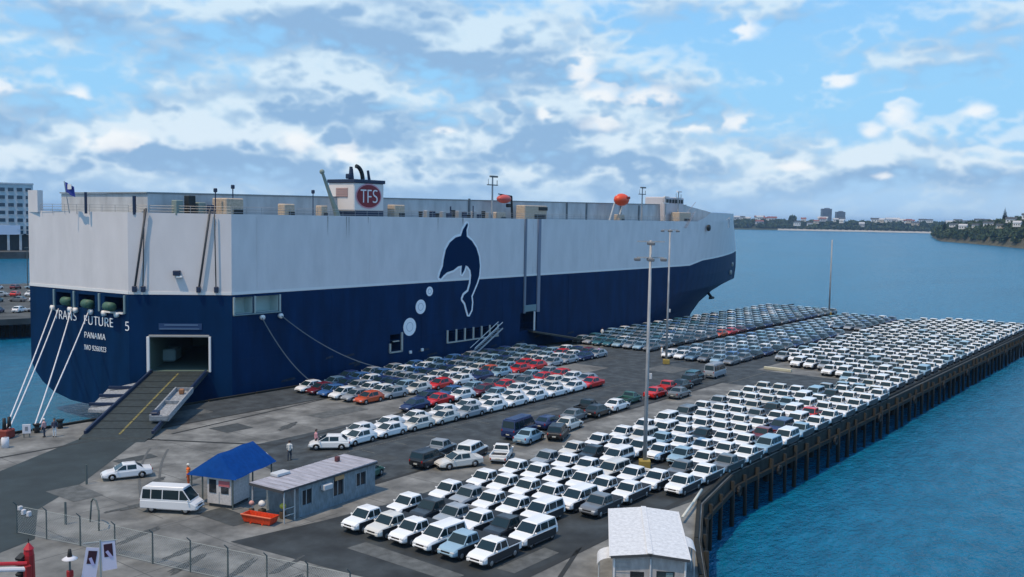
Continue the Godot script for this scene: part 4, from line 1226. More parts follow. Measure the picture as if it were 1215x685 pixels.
func fleet() -> void:
	rng.seed = 2024
	# the long block of white pickups and off-roaders along the seaward edge; noses towards -x
	var near_white := ["white", "white", "white", "white", "white", "white", "pearl", "white", "white", "white", "white", "white", "white", "white", "white", "white", "white", "pearl", "silver", "white", "white", "silver", "white", "black", "white", "white", "ice", "white", "grey", "navy"]
	for row in 18:
		for col in 7:
			var x := 45.25 + row * 4.34 + rng.randf_range(-0.12, 0.12) + col * 0.14
			var z := -47.5 + col * 2.14 + rng.randf_range(-0.06, 0.06)
			if col == 6 and row < 5: continue
			if col == 5 and row in [2]: continue
			if row == 6 and col in [3, 4]: continue                    # gap round the foot of the lamp post
			if row == 17 and col < 3: continue
			var kind := "wagon" if (row * 7 + col * 3) % 11 in [0, 4] else "pickup"
			var colour := pick(near_white)
			if row == 0: colour = ["white", "pearl", "white", "white", "ice", "white"][col]
			if row == 0: kind = ["pickup", "pickup", "pickup", "wagon", "pickup", "pickup"][col]
			if row == 13 and col == 5: colour = "red"
			if row == 10 and col == 5: colour = "maroon"
			var label := "%s %s, %s row from the sheds, %s file, near pier-edge block" % [word(colour), CAT[kind], ORD[row], ORD[col]]
			park(NAME[kind], kind + ("_two_tone" if rng.randf() < 0.8 else ""), colour, x, z, PI + rng.randf_range(-0.025, 0.025), label, CAT[kind], "vehicles in the near pier-edge block", row < 9)
	# its far continuation, wider
	for row in 24:
		for col in 11:
			var x := 122.0 + row * 4.42 + rng.randf_range(-0.1, 0.1)
			var z := -56.6 + col * 2.1 + rng.randf_range(-0.06, 0.06)
			if x < 135.5 and col < 7 - maxi(0, row - 1): continue
			if x < 134.0 and col < 7: continue
			if x < 140.0 and col < 2: continue
			if x > 219.0 + 1.9 * col: continue
			if row < 2 and col == 7: continue
			var kind := "wagon" if (row * 5 + col * 3) % 11 in [0, 4] else "pickup"
			var colour := pick(["white", "white", "white", "white", "white", "white", "white", "pearl", "silver", "white", "ice"])
			var label := "%s %s, %s row and %s file of the far pier-edge block" % [word(colour), CAT[kind], ORD[row], ORD[col]]
			park(NAME[kind], kind + ("_two_tone" if rng.randf() < 0.8 else ""), colour, x, z, PI + rng.randf_range(-0.02, 0.02), label, CAT[kind], "vehicles in the far pier-edge block", false)
	# mixed cars beside the ship: first block
	var mixed := ["silver", "silver", "white", "ice", "blue", "navy", "grey", "silver", "pearl", "white", "maroon", "ice", "navy", "silver", "grey"]
	for row in 13:
		for col in 7:
			var x := 76.0 + row * 4.15 + rng.randf_range(-0.12, 0.12)
			var z := -79.9 - col * 2.1
			if col >= 5 and row < 2 and not (row == 0 and col == 5): x += 0.0
			if col == 6 and row < 2: continue
			if row == 12 and col > 3: continue
			var colour := pick(["silver", "navy", "blue", "ice", "silver", "white", "navy", "steel"] if col >= 3 else ["white", "silver", "white", "pearl", "ice", "white", "navy", "silver"])
			if [row, col] in [[0, 0], [6, 1]]: colour = "orange"
			if [row, col] in [[3, 0], [7, 0], [8, 0], [8, 1], [11, 2]]: colour = "red"
			if [row, col] in [[0, 4], [12, 1]]: colour = "maroon"
			var label := "%s hatchback, %s row from the ramp, %s file, ship-side car block" % [word(colour), ORD[row], ORD[col]]
			park("hatchback_car", "hatch", colour, x, z, PI + rng.randf_range(-0.03, 0.03), label, "hatchback", "cars in the block beside the ship", row < 2 or col == 0)
	# second block: two double files
	for f in [[-66.1, 61.6, 108.0, "nearest"], [-68.2, 63.6, 110.5, "second"], [-70.4, 88.0, 112.0, "third"], [-73.0, 76.6, 113.0, "fourth"], [-75.1, 81.0, 113.0, "farthest"]]:
		var n := int((f[2] - f[1]) / 4.1)
		for i in n:
			var x: float = f[1] + i * 4.1 + rng.randf_range(-0.1, 0.1)
			var colour := pick(["white", "white", "white", "white", "ice", "white", "pearl", "white", "white", "silver"] if f[0] > -71.0 else mixed)
			if f[3] == "nearest" and i in [10, 11]: colour = "red"
			if f[3] == "fourth" and i in [1, 4, 6, 7]: colour = ["", "red", "", "", "red", "", "red", "red"][i]
			if f[3] == "fourth" and i == 0: colour = "navy"
			if f[3] == "fourth" and i == 3: colour = "maroon"
			var kind := "hatch" if rng.randf() < 0.75 else "sedan"
			var label := "%s %s, %s in the %s file of the mid-wharf car block" % [word(colour), CAT[kind], ORD[i], f[3]]
			park(NAME[kind], kind, colour, x, f[0] + rng.randf_range(-0.08, 0.08), PI + rng.randf_range(-0.04, 0.04), label, CAT[kind], "cars in the mid-wharf block", f[3] in ["nearest", "second"] and i < 9 or (f[3] == "fourth" and i < 6))
	# odd vehicles in the dark lane
	var odd := [
		["hatch", "white", 58.4, -66.6, 2.35, "small white hatchback standing askew at the head of the mid-wharf files"],
		["wagon", "black", 60.2, -55.6, 0.12, "black off-roader with its tail to the sheds, left of the white sedan"],
		["sedan", "pearl", 61.6, -53.3, 2.75, "off-white sedan parked askew in front of the other cars by the shed end"],
		["wagon", "white", 65.0, -54.6, 0.25, "white off-roader parked tail out behind the off-white sedan"],
		["coupe_utility", "white", 66.3, -52.2, 0.5, "white utility truck with dark tailgate beside the first pickups"],
		["pickup", "silver", 63.6, -57.4, 0.2, "silver pickup behind the black off-roader in the dark lane"],
		["sedan", "green", 53.6, -56.6, 0.3, "dark green sedan half hidden behind the end of the grey shed"],
		["minibus", "navy", 74.4, -56.3, 0.1, "long dark blue van with pale roof in the dark lane"],
		["sedan", "ice", 73.2, -54.2, 0.15, "pale blue sedan alongside the dark blue van"],
		["wagon", "black", 76.4, -53.0, 0.4, "black off-roader nearest the white pickups at the lane edge"],
		["hatch", "navy", 79.6, -56.4, 0.05, "navy hatchback ahead of the dark blue van"],
		["sedan", "pearl", 80.3, -54.4, 0.1, "cream sedan with pale roof in the middle of the dark lane"],
		["sedan", "grey", 84.3, -56.4, 0.08, "dark grey sedan ahead of the cream sedan"],
		["hatch", "black", 88.2, -55.8, 0.05, "black hatchback behind the white-topped grey car"],
		["sedan", "white", 92.3, -55.9, 0.05, "white sedan among dark vehicles half way along the lane"],
		["pickup", "black", 89.2, -57.9, 0.1, "black pickup on the ship side of the dark lane"],
		["coupe_utility", "green", 97.0, -57.0, 0.06, "dark green flat-decked utility truck just short of the red vehicles"],
		["sedan", "red", 102.4, -56.4, 0.05, "bright red sedan, first of the red pair behind the tall lamp post"],
		["pickup", "red", 106.8, -57.2, 0.05, "red pickup just beyond the red sedan"],
		["sedan", "black", 109.6, -56.6, 0.05, "black sedan beyond the red pickup"],
		["wagon", "black", 113.6, -57.2, 0.05, "black off-roader third from the far end of the dark lane"],
		["wagon", "teal", 116.8, -58.4, 0.1, "blue-green off-roader at the far end of the dark lane"],
		["minibus", "silver", 121.6, -57.6, 0.05, "silver van at the far end of the dark lane"],
		["sedan", "grey", 104.4, -54.2, 0.05, "grey sedan on the pale strip beside the red sedan"]]
	for o in odd: park(NAME[o[0]], o[0], o[1], o[2], o[3], o[4], o[5], CAT[o[0]], "vehicles standing in the dark lane", true)
	# by the ramp road
	var van := park("minibus", "minibus", "police", 38.4, -61.0, -1.02, "white high-roof minibus parked by the blue-roofed kiosk", "minibus", "", true)
	van.scale = Vector3.ONE * 0.88
	park("sedan_car", "sedan", "police", 40.9, -71.6, 2.72, "white sedan parked alone beside the ramp road", "sedan", "", true).scale = Vector3.ONE * 0.86
	# the far left blocks, half in the lee of the ship
	var cool := ["steel", "ice", "silver", "white", "teal", "ice", "silver", "white", "blue", "silver", "grey", "steel", "ice"]
	var rest: Array[Transform3D] = []
	var rest_colours := []
	var count := 0
	for row in 21:
		for col in 16:
			var x := 138.6 + row * 4.4 + rng.randf_range(-0.1, 0.1)
			var z := (-93.6 + col * 2.02 if col < 9 else -71.4 + (col - 10) * 2.1) + rng.randf_range(-0.06, 0.06)
			if col == 9: continue                                       # aisle
			if col < 9 and (x < 138.0 or (x < 150.0 and col == 0)): continue
			if col > 9: x -= 4.6
			if col > 12 and x > 186.0 and x < 192.5: continue
			if col > 13 and x > 220.0: continue
			if col > 9 and x > 221.0: continue
			if x > 227.0: continue
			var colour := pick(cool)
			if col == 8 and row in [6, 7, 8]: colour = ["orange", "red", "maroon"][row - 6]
			if (col == 8 or col == 15) and colour not in ["orange", "red", "maroon"]: colour = ["grey", "navy", "black", "grey"][rng.randi() % 4]  # dark paint on these edge files stands in for their shaded flanks
			var turn := PI + rng.randf_range(-0.03, 0.03)
			if row < 9:
				var side := "block under the bow" if col < 9 else "block right of the aisle"
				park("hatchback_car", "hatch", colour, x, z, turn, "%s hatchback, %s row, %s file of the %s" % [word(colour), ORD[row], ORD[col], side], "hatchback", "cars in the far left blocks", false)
				count += 1
			else:
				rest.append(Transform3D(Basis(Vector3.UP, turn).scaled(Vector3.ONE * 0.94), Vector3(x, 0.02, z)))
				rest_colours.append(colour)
	var mm := MultiMesh.new()
	mm.transform_format = MultiMesh.TRANSFORM_3D
	mm.use_colors = true
	mm.mesh = joined("hatch", "tinted")
	mm.instance_count = rest.size()
	for i in rest.size():
		mm.set_instance_transform(i, rest[i])
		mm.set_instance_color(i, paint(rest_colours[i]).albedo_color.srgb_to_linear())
	var far := MultiMeshInstance3D.new()
	far.name = "far_parked_cars"
	far.multimesh = mm
	add_child(far)
	tag(far, "rows of silver and pale blue cars packed at the far left end of the pier", "cars", "", "stuff")
# ---------------------------------------------------------------- wharf furniture
func lamp_posts() -> void:
	var steel := worn("lamp post steel", lin(0.46, 0.47, 0.48), 0.5, 4.0, 0.02, 0.75, 1.0, 41, Vector3(1, 0.3, 1), 256)
	var head := mat("floodlight body", lin(0.14, 0.15, 0.16), 0.5)
	for p in [[72.4, -40.8, 20.2, 0.19, 0.11, 2, "tall floodlight post rising from the white pickups, nearest of the three posts"], [127.5, -68.6, 20.6, 0.19, 0.11, 1, "tall floodlight post standing in front of the ship's bow at the lane crossing"], [223.5, -77.0, 18.0, 0.22, 0.14, 0, "slim far light post standing against open water past the bow"]]:
		var t := thing("lamp_post", Vector3(p[0], 0, p[1]), 0.6, p[6], "lamp post", "floodlight posts along the wharf")
		var st := start(true)
		tube(st, Vector3.ZERO, Vector3(0, p[2], 0), p[3], p[4], 10)
		put("mast", done(st), steel, t)
		put("base_block", boxmesh(Vector3(0, 0.35, 0), Vector3(1.0, 0.7, 1.0), 0.06), mat("base yellow", lin(0.30, 0.22, 0.05), 0.8), t)
		for k in p[5]:
			var y: float = p[2] - 0.1 - 1.4 * k
			st = start()
			box(st, Vector3(0, y, 0), Vector3(0.1, 0.1, 2.4)); box(st, Vector3(0, y, 0), Vector3(1.5, 0.1, 0.1))
			var arm := put("cross_arm", done(st), steel, t)
			for q in [[0, -1.15], [0, 1.15], [0.75, 0], [-0.75, 0]]:
				if k == 0 and p[5] == 2 and q[1] != 0: continue
				put("floodlight", boxmesh(Vector3(q[0], y - 0.18, q[1]), Vector3(0.55, 0.26, 0.55), 0.05), head, arm)
		if p[5] > 0:
			put("junction_box", boxmesh(Vector3(0.1, 8.2, 0.3), Vector3(0.3, 0.5, 0.25), 0.03), mat("box pale", lin(0.5, 0.5, 0.5), 0.6), t)

func sheds() -> void:
	var wallm := worn("shed wall", lin(0.24, 0.30, 0.34), 0.7, 3.0, 0.03, 0.75, 1.0, 42, Vector3(1, 0.4, 1), 256)
	var roofm := worn("shed roof", lin(0.46, 0.45, 0.50), 0.5, 6.0, 0.02, 0.75, 1.0, 43, Vector3(1, 1, 0.2), 512)
	var dark := mat("window dark", lin(0.02, 0.025, 0.03), 0.15)
	var frame := mat("window frame", lin(0.35, 0.38, 0.40), 0.6)
	var pole := mat("porch post", lin(0.42, 0.44, 0.44), 0.6)
	# long grey shed with a porch; local x runs along its long wall, local -z into it
	var t := thing("shed", Vector3(43.4, 0, -52.8), 0.075, "long low grey shed with a pale flat roof and open porch", "shed")
	var st := start()
	wall(st, Vector3.ZERO, Vector3(1, 0, 0), 8.2, 0, 2.3, [[0.3, 0.8, 1.3, 1.9], [3.5, 0.7, 4.6, 1.95], [6.0, 0.9, 7.1, 1.9]])
	for h in [[0.3, 0.8, 1.3, 1.9], [3.5, 0.7, 4.6, 1.95], [6.0, 0.9, 7.1, 1.9]]: recess(st, Vector3.ZERO, Vector3(1, 0, 0), h, 0.14)
	quad(st, Vector3(0, 0, 0), Vector3(0, 0, -3.4), Vector3(0, 2.3, -3.4), Vector3(0, 2.3, 0), Vector3(4, 1, -2))
	quad(st, Vector3(8.2, 0, 0), Vector3(8.2, 0, -3.4), Vector3(8.2, 2.3, -3.4), Vector3(8.2, 2.3, 0), Vector3(4, 1, -2))
	quad(st, Vector3(0, 0, -3.4), Vector3(8.2, 0, -3.4), Vector3(8.2, 2.3, -3.4), Vector3(0, 2.3, -3.4), Vector3(4, 1, -2))
	put("wall", done(st), wallm, t)
	for h in [[0.8, 1.35, 1.0, 1.1], [4.05, 1.32, 1.1, 1.25], [6.55, 1.4, 1.1, 1.0]]:
		var w := put("window", boxmesh(Vector3(h[0], h[1], -0.11), Vector3(h[2], h[3], 0.04)), dark, t)
		for s in [-1, 1]: put("frame", boxmesh(Vector3(h[0] + s * (h[2] / 2 + 0.03), h[1], 0.02), Vector3(0.06, h[3] + 0.12, 0.06)), frame, w)
		put("frame", boxmesh(Vector3(h[0], h[1], -0.07), Vector3(0.05, h[3], 0.05)), frame, w)
	put("sign_board", boxmesh(Vector3(4.1, 2.06, 0.08), Vector3(1.0, 0.34, 0.06), 0.02), mat("ochre board", lin(0.45, 0.27, 0.13), 0.7), t)
	put("air_conditioner", boxmesh(Vector3(2.6, 1.75, 0.24), Vector3(0.9, 0.4, 0.42), 0.04), mat("white box", lin(0.5, 0.52, 0.54), 0.5), t)
	st = start()
	box(st, Vector3(3.3, 2.42, -1.6), Vector3(9.9, 0.09, 3.55), Basis(Vector3(0, 0, 1), 0.012))
	var rf := put("roof", done(st), roofm, t)
	for i in 16: put("roof_rib", boxmesh(Vector3(-1.5 + i * 0.64, 2.475 + 0.012 * (-1.5 + i * 0.64 - 3.3), -1.6), Vector3(0.05, 0.035, 3.53)), roofm, rf)
	put("fascia", boxmesh(Vector3(-1.67, 2.31, -1.6), Vector3(0.05, 0.2, 3.55)), mat("fascia dark", lin(0.05, 0.055, 0.06), 0.7), rf)
	put("fascia", boxmesh(Vector3(3.3, 2.36, 0.2), Vector3(9.9, 0.14, 0.04)), mats["fascia dark"], rf)
	put("skylight_box", boxmesh(Vector3(1.0, 2.58, -3.0), Vector3(1.3, 0.22, 0.8), 0.03), mats["white box"], rf)
	put("vent_cap", boxmesh(Vector3(6.2, 2.72, -2.2), Vector3(0.35, 0.4, 0.35), 0.05), mat("cap rust", lin(0.10, 0.03, 0.035), 0.7), rf)
	for q in [[-1.5, 0.08], [-1.5, -3.2], [-0.5, 0.1]]:
		st = start()
		tube(st, Vector3(q[0], 0, q[1]), Vector3(q[0], 2.36, q[1]), 0.055, 0.055, 6)
		put("post", done(st), pole, t)
	st = start()
	for y in [0.5, 1.0]: tube(st, Vector3(-1.5, y, 0.08), Vector3(-0.5, y, 0.1), 0.03, 0.03, 5)
	put("rail", done(st), pole, t)
	# things kept under the porch
	var bin := thing("skip_bin", Vector3(40.9, 0, -54.0), -1.3, "bright orange open skip under the end of the grey shed's porch", "skip")
	var om := worn("skip orange", lin(0.85, 0.07, 0.012), 0.5, 1.5, 0.03, 0.7, 1.0, 44, Vector3.ONE, 256)
	st = start()
	var b0 := [Vector3(-1.1, 0.08, -0.4), Vector3(1.1, 0.08, -0.4), Vector3(1.1, 0.08, 0.4), Vector3(-1.1, 0.08, 0.4)]
	var b1 := [Vector3(-1.3, 0.62, -0.5), Vector3(1.3, 0.62, -0.5), Vector3(1.3, 0.62, 0.5), Vector3(-1.3, 0.62, 0.5)]
	for i in 4:
		quad(st, b0[i], b0[(i + 1) % 4], b1[(i + 1) % 4], b1[i], Vector3(0, 0.4, 0))
		var ia: Vector3 = b1[i] * Vector3(0.94, 1, 0.9); var ib: Vector3 = b1[(i + 1) % 4] * Vector3(0.94, 1, 0.9)
		quad(st, b0[i] * 0.94 + Vector3(0, 0.05, 0), b0[(i + 1) % 4] * 0.94 + Vector3(0, 0.05, 0), ib, ia, (ia + ib) * 2)
		quad(st, b1[i], b1[(i + 1) % 4], ib, ia, Vector3(0, -5, 0))
	quad(st, b0[0] * 0.94 + Vector3(0, 0.05, 0), b0[1] * 0.94 + Vector3(0, 0.05, 0), b0[2] * 0.94 + Vector3(0, 0.05, 0), b0[3] * 0.94 + Vector3(0, 0.05, 0), Vector3(0, -5, 0))
	put("tub", done(st), om, bin)
	for s in [-0.5, 0.5]: put("skid", boxmesh(Vector3(s, 0.05, 0), Vector3(0.12, 0.1, 0.9)), om, bin)
	put("lip", boxmesh(Vector3(0, 0.63, 0.52), Vector3(2.6, 0.08, 0.06), 0.01), mat("orange pale", lin(0.8, 0.2, 0.1), 0.5), bin)
	for q in [[42.0, -55.2, 0.28, "white", "round white mooring buoy under the porch left of the orange skip"], [42.6, -53.6, 0.24, "yellow", "yellow buoy under the porch behind the orange skip"], [41.6, -55.9, 0.2, "pink", "small pinkish buoy beside the porch's left post"]]:
		st = start(true)
		ball(st, Vector3.ZERO, Vector3(q[2], q[2] * 0.9, q[2]), 8, 12)
		var bu := thing("buoy", Vector3(q[0], 0.9, q[1]), 0, q[4], "buoy", "buoys under the shed porch")
		put("float", done(st), mat("buoy " + q[3], {"white": lin(0.7, 0.7, 0.7), "yellow": lin(0.55, 0.5, 0.06), "pink": lin(0.55, 0.28, 0.25)}[q[3]], 0.5), bu)
		put("stand", boxmesh(Vector3(0, -0.65, 0), Vector3(q[2] * 1.6, 0.5, q[2] * 1.6), 0.04), mat("pallet brown", lin(0.09, 0.055, 0.03), 0.9), bu)
	# kiosk under a blue awning
	var k := thing("kiosk", Vector3(41.35, 0, -58.1), 0.0, "small white booth sheltered by a bright blue tarpaulin roof", "kiosk")
	var u := Vector3(0.94, 0, -0.34); var w := Vector3(-0.34, 0, -0.94)
	var white := worn("booth white", lin(0.68, 0.66, 0.65), 0.6, 2.0, 0.03, 0.8, 1.0, 45, Vector3.ONE, 256)
	var kb := Basis(u, Vector3.UP, -w)
	var P := func(a: float, y: float, b: float) -> Vector3: return u * a + w * b + Vector3(0, y, 0)
	put("booth", boxmesh(P.call(1.3, 1.25, 1.05), Vector3(2.4, 2.0, 2.1), 0.03, kb), white, k)
	put("booth_base", boxmesh(P.call(1.3, 0.13, 1.05), Vector3(2.2, 0.26, 1.9), 0.0, kb), mats["fascia dark"], k)
	put("window", boxmesh(P.call(0.09, 1.6, 1.6), Vector3(0.05, 1.0, 0.6), 0.0, kb), dark, k)
	put("window", boxmesh(P.call(0.09, 1.35, 0.55), Vector3(0.05, 0.5, 0.65), 0.0, kb), dark, k)
	put("red_notice", boxmesh(P.call(0.085, 1.85, 0.6), Vector3(0.05, 0.42, 0.95), 0.0, kb), mat("notice red", lin(0.45, 0.12, 0.13), 0.7), k)
	put("panel_joint", boxmesh(P.call(0.09, 0.75, 1.05), Vector3(0.04, 0.9, 0.04), 0.0, kb), frame, k)
	for q in [[0.0, -0.2], [0.0, 3.4], [5.2, -0.2], [5.2, 3.4], [0.1, 2.5], [2.6, -0.2]]:
		st = start()
		tube(st, P.call(q[0], 0, q[1]), P.call(q[0], 2.35, q[1]), 0.06, 0.06, 6)
		put("post", done(st), mat("kiosk post", lin(0.10, 0.12, 0.11), 0.7), k)
	var blue: StandardMaterial3D = worn("tarpaulin", lin(0.003, 0.055, 0.25), 0.55, 3.0, 0.02, 0.8, 1.0, 46, Vector3.ONE, 256)
	blue.metallic_specular = 0.2
	blue.roughness = 0.8
	st = start(true)
	# sagging cloth over a ridge, with a sloped front end
	var prof := func(a: float, s: float) -> Vector3:        # s -1 .. 1 across the ridge
		var h := 3.85 - 1.5 * absf(s) + 0.035 * sin(a * 2.1 + s * 3.0)
		return P.call(a, h, 1.6 + s * 2.15)
	for i in 12:
		for j in 10:
			var a0 := -0.1 + 5.5 * i / 12.0; var a1 := -0.1 + 5.5 * (i + 1) / 12.0
			if i == 0: a0 = -0.1
			var s0 := -1.0 + 0.2 * j; var s1 := s0 + 0.2
			var pull := func(a: float, s: float) -> Vector3: return prof.call(maxf(a, 0.75 * (1.0 - absf(s))), s)
			quad(st, pull.call(a0, s0), pull.call(a1, s0), pull.call(a1, s1), pull.call(a0, s1), P.call(2.6, 0, 1.6))
	for j in 10:
		var s0 := -1.0 + 0.2 * j; var s1 := s0 + 0.2
		quad(st, prof.call(0.75 * (1.0 - absf(s0)), s0), prof.call(0.75 * (1.0 - absf(s1)), s1), P.call(-0.15, 2.3, 1.6 + s1 * 2.15), P.call(-0.15, 2.3, 1.6 + s0 * 2.15), P.call(2.6, 2, 1.6))
	put("awning", done(st), blue, k)
	st = start()
	for i in 4: tube(st, P.call(5.38, 2.3, -0.5 + 1.4 * i), P.call(5.38, 3.0, 0.4 + i * 0.8), 0.03, 0.03, 5)
	put("guy_rope", done(st), pole, k)
	# flat-roofed white hut at the wharf edge
	var h := thing("hut", Vector3(46.7, 0, -25.8), 0.565, "white hut with a pale low-pitched metal roof at the wharf edge", "hut")
	var hw := worn("hut wall", lin(0.50, 0.48, 0.47), 0.7, 3.0, 0.03, 0.75, 1.0, 47, Vector3(1, 0.3, 1), 256)
	var hr := worn("hut roof", lin(0.78, 0.79, 0.80), 0.5, 5.0, 0.03, 0.8, 1.0, 48, Vector3.ONE, 512)
	var L := 8.4; var Wd := 4.1
	st = start()
	var holes := [[0.95, 1.2, 1.75, 1.75], [2.45, 0.1, 3.5, 1.85]]
	# front wall faces the camera: local -x side
	wall(st, Vector3(0, 0, -Wd / 2), Vector3(0, 0, 1), Wd, 0, 2.62, holes)
	for q in holes: recess(st, Vector3(0, 0, -Wd / 2), Vector3(0, 0, 1), q, 0.16)
	for s in [-1.0, 1.0]: quad(st, Vector3(0, 0, s * Wd / 2), Vector3(L, 0, s * Wd / 2), Vector3(L, 2.62, s * Wd / 2), Vector3(0, 2.62, s * Wd / 2), Vector3(L / 2, 1, 0))
	quad(st, Vector3(L, 0, -Wd / 2), Vector3(L, 0, Wd / 2), Vector3(L, 2.62, Wd / 2), Vector3(L, 2.62, -Wd / 2), Vector3(L / 2, 1, 0))
	for e in [0.0, L]: tri(st, Vector3(e, 2.62, -Wd / 2), Vector3(e, 2.62, Wd / 2), Vector3(e, 2.82, 0), Vector3(L / 2, 1, 0))
	put("wall", done(st), hw, h)
	put("window", boxmesh(Vector3(0.12, 1.47, -Wd / 2 + 1.35), Vector3(0.04, 0.55, 0.8)), dark, h)
	var dr := put("door", boxmesh(Vector3(0.13, 0.97, -Wd / 2 + 2.95), Vector3(0.05, 1.75, 1.0)), mat("door dark", lin(0.03, 0.05, 0.055), 0.3), h)
	put("door_pane", boxmesh(Vector3(0.095, 1.1, -Wd / 2 + 3.2), Vector3(0.03, 1.3, 0.4)), mat("door glass", lin(0.16, 0.24, 0.25), 0.15), dr)
	put("downpipe", boxmesh(Vector3(-0.06, 1.35, 0.05), Vector3(0.1, 2.5, 0.1), 0.02), mats["white box"], h)
	for s in [-1.0, 1.0]: put("corner_trim", boxmesh(Vector3(-0.02, 1.3, s * (Wd / 2 - 0.02)), Vector3(0.12, 2.6, 0.12), 0.02), mat("trim pale", lin(0.62, 0.62, 0.62), 0.6), h)
	for i in 9: put("weatherboard", boxmesh(Vector3(-0.012, 0.3 + 0.28 * i, -Wd / 2 + 0.47), Vector3(0.03, 0.025, 0.9)), hw, h)
	for s in [-1.0, 1.0]:
		for i in 12:
			var a := -0.25 + (L + 0.5) * i / 12.0
			var b := -0.25 + (L + 0.5) * (i + 1) / 12.0 - 0.012
			st = start()
			var p0 := Vector3(a, 2.93, 0); var p1 := Vector3(b, 2.93, 0)
			var p2 := Vector3(b, 2.70, s * (Wd / 2 + 0.2)); var p3 := Vector3(a, 2.70, s * (Wd / 2 + 0.2))
			quad(st, p0, p1, p2, p3, Vector3(L / 2, -9, 0))
			quad(st, p0 - Vector3(0, 0.05, 0), p1 - Vector3(0, 0.05, 0), p2 - Vector3(0, 0.05, 0), p3 - Vector3(0, 0.05, 0), Vector3(L / 2, 9, 0))
			put("roof_sheet", done(st), hr, h)
		put("barge_board", boxmesh(Vector3(-0.27, 2.74, s * (Wd / 4 + 0.05)), Vector3(0.05, 0.14, Wd / 2 + 0.3), 0.0, Basis(Vector3(1, 0, 0), s * 0.1)), mats["fascia dark"], h)
		put("gutter", boxmesh(Vector3(L / 2, 2.66, s * (Wd / 2 + 0.24)), Vector3(L + 0.5, 0.1, 0.1), 0.02), mats["trim pale"], h)
	put("ridge_cap", boxmesh(Vector3(L / 2, 2.95, 0), Vector3(L + 0.5, 0.05, 0.34), 0.015), hr, h)
	for s in [-1.0, 1.0]:
		st = start(true)
		var x0 := 0.7 if s < 0 else 3.4
		for i in 5:
			var a0 := PI * 0.5 * i / 5.0; var a1 := PI * 0.5 * (i + 1) / 5.0
			var y0 := 1.75 + 0.5 * cos(a0); var y1 := 1.75 + 0.5 * cos(a1)
			var z0: float = s * (Wd / 2 + 0.02 + 0.95 * sin(a0)); var z1: float = s * (Wd / 2 + 0.02 + 0.95 * sin(a1))
			quad(st, Vector3(x0, y0, z0), Vector3(x0 + 1.9, y0, z0), Vector3(x0 + 1.9, y1, z1), Vector3(x0, y1, z1), Vector3(x0 + 1, 0, s * Wd / 2))
		put("canopy", done(st), hr, h)
		for dx in [0.1, 1.8]:
			st = start()
			tube(st, Vector3(x0 + dx, 0, s * (Wd / 2 + 0.85)), Vector3(x0 + dx, 1.85, s * (Wd / 2 + 0.85)), 0.04, 0.04, 6)
			put("canopy_post", done(st), pole, h)
	# blue drum beneath the hut's left canopy
	for q in [[48.0, -28.6, "blue plastic drum under the left canopy of the white hut"], [47.3, -28.1, "second blue drum, at the front corner of the white hut's left canopy"]]:
		st = start(true)
		tube(st, Vector3(0, 0, 0), Vector3(0, 1.05, 0), 0.3, 0.3, 14)
		var dm := thing("drum", Vector3(q[0], 0, q[1]), 0, q[2], "drum", "blue drums beside the hut")
		put("barrel", done(st), mat("drum blue", lin(0.02, 0.10, 0.42), 0.45), dm)
		for y in [0.35, 0.7, 1.03]:
			st = start(true)
			tube(st, Vector3(0, y - 0.02, 0), Vector3(0, y + 0.02, 0), 0.315, 0.315, 14)
			put("hoop", done(st), mats["drum blue"], dm)
	# pale pipe lying along the kerb by the hut
	st = start(true)
	chain(st, [Vector3(60.6, 0.5, -30.9), Vector3(64.2, 0.52, -31.9), Vector3(67.9, 0.5, -33.0)], 0.1, 8)
	tag(put("pipe", done(st), mat("pale pipe", lin(0.55, 0.56, 0.5), 0.6)), "pale pipe lying along the kerb behind the white hut", "pipe")
	# long pale timber at the head of the far block
	tag(put("timber_baulk", boxmesh(Vector3(133.6, 0.2, -53.3), Vector3(0.5, 0.4, 4.2), 0.05), mat("baulk", lin(0.48, 0.46, 0.34), 0.8)), "pale timber baulk lying on the lane before the far pier-edge block", "timber")

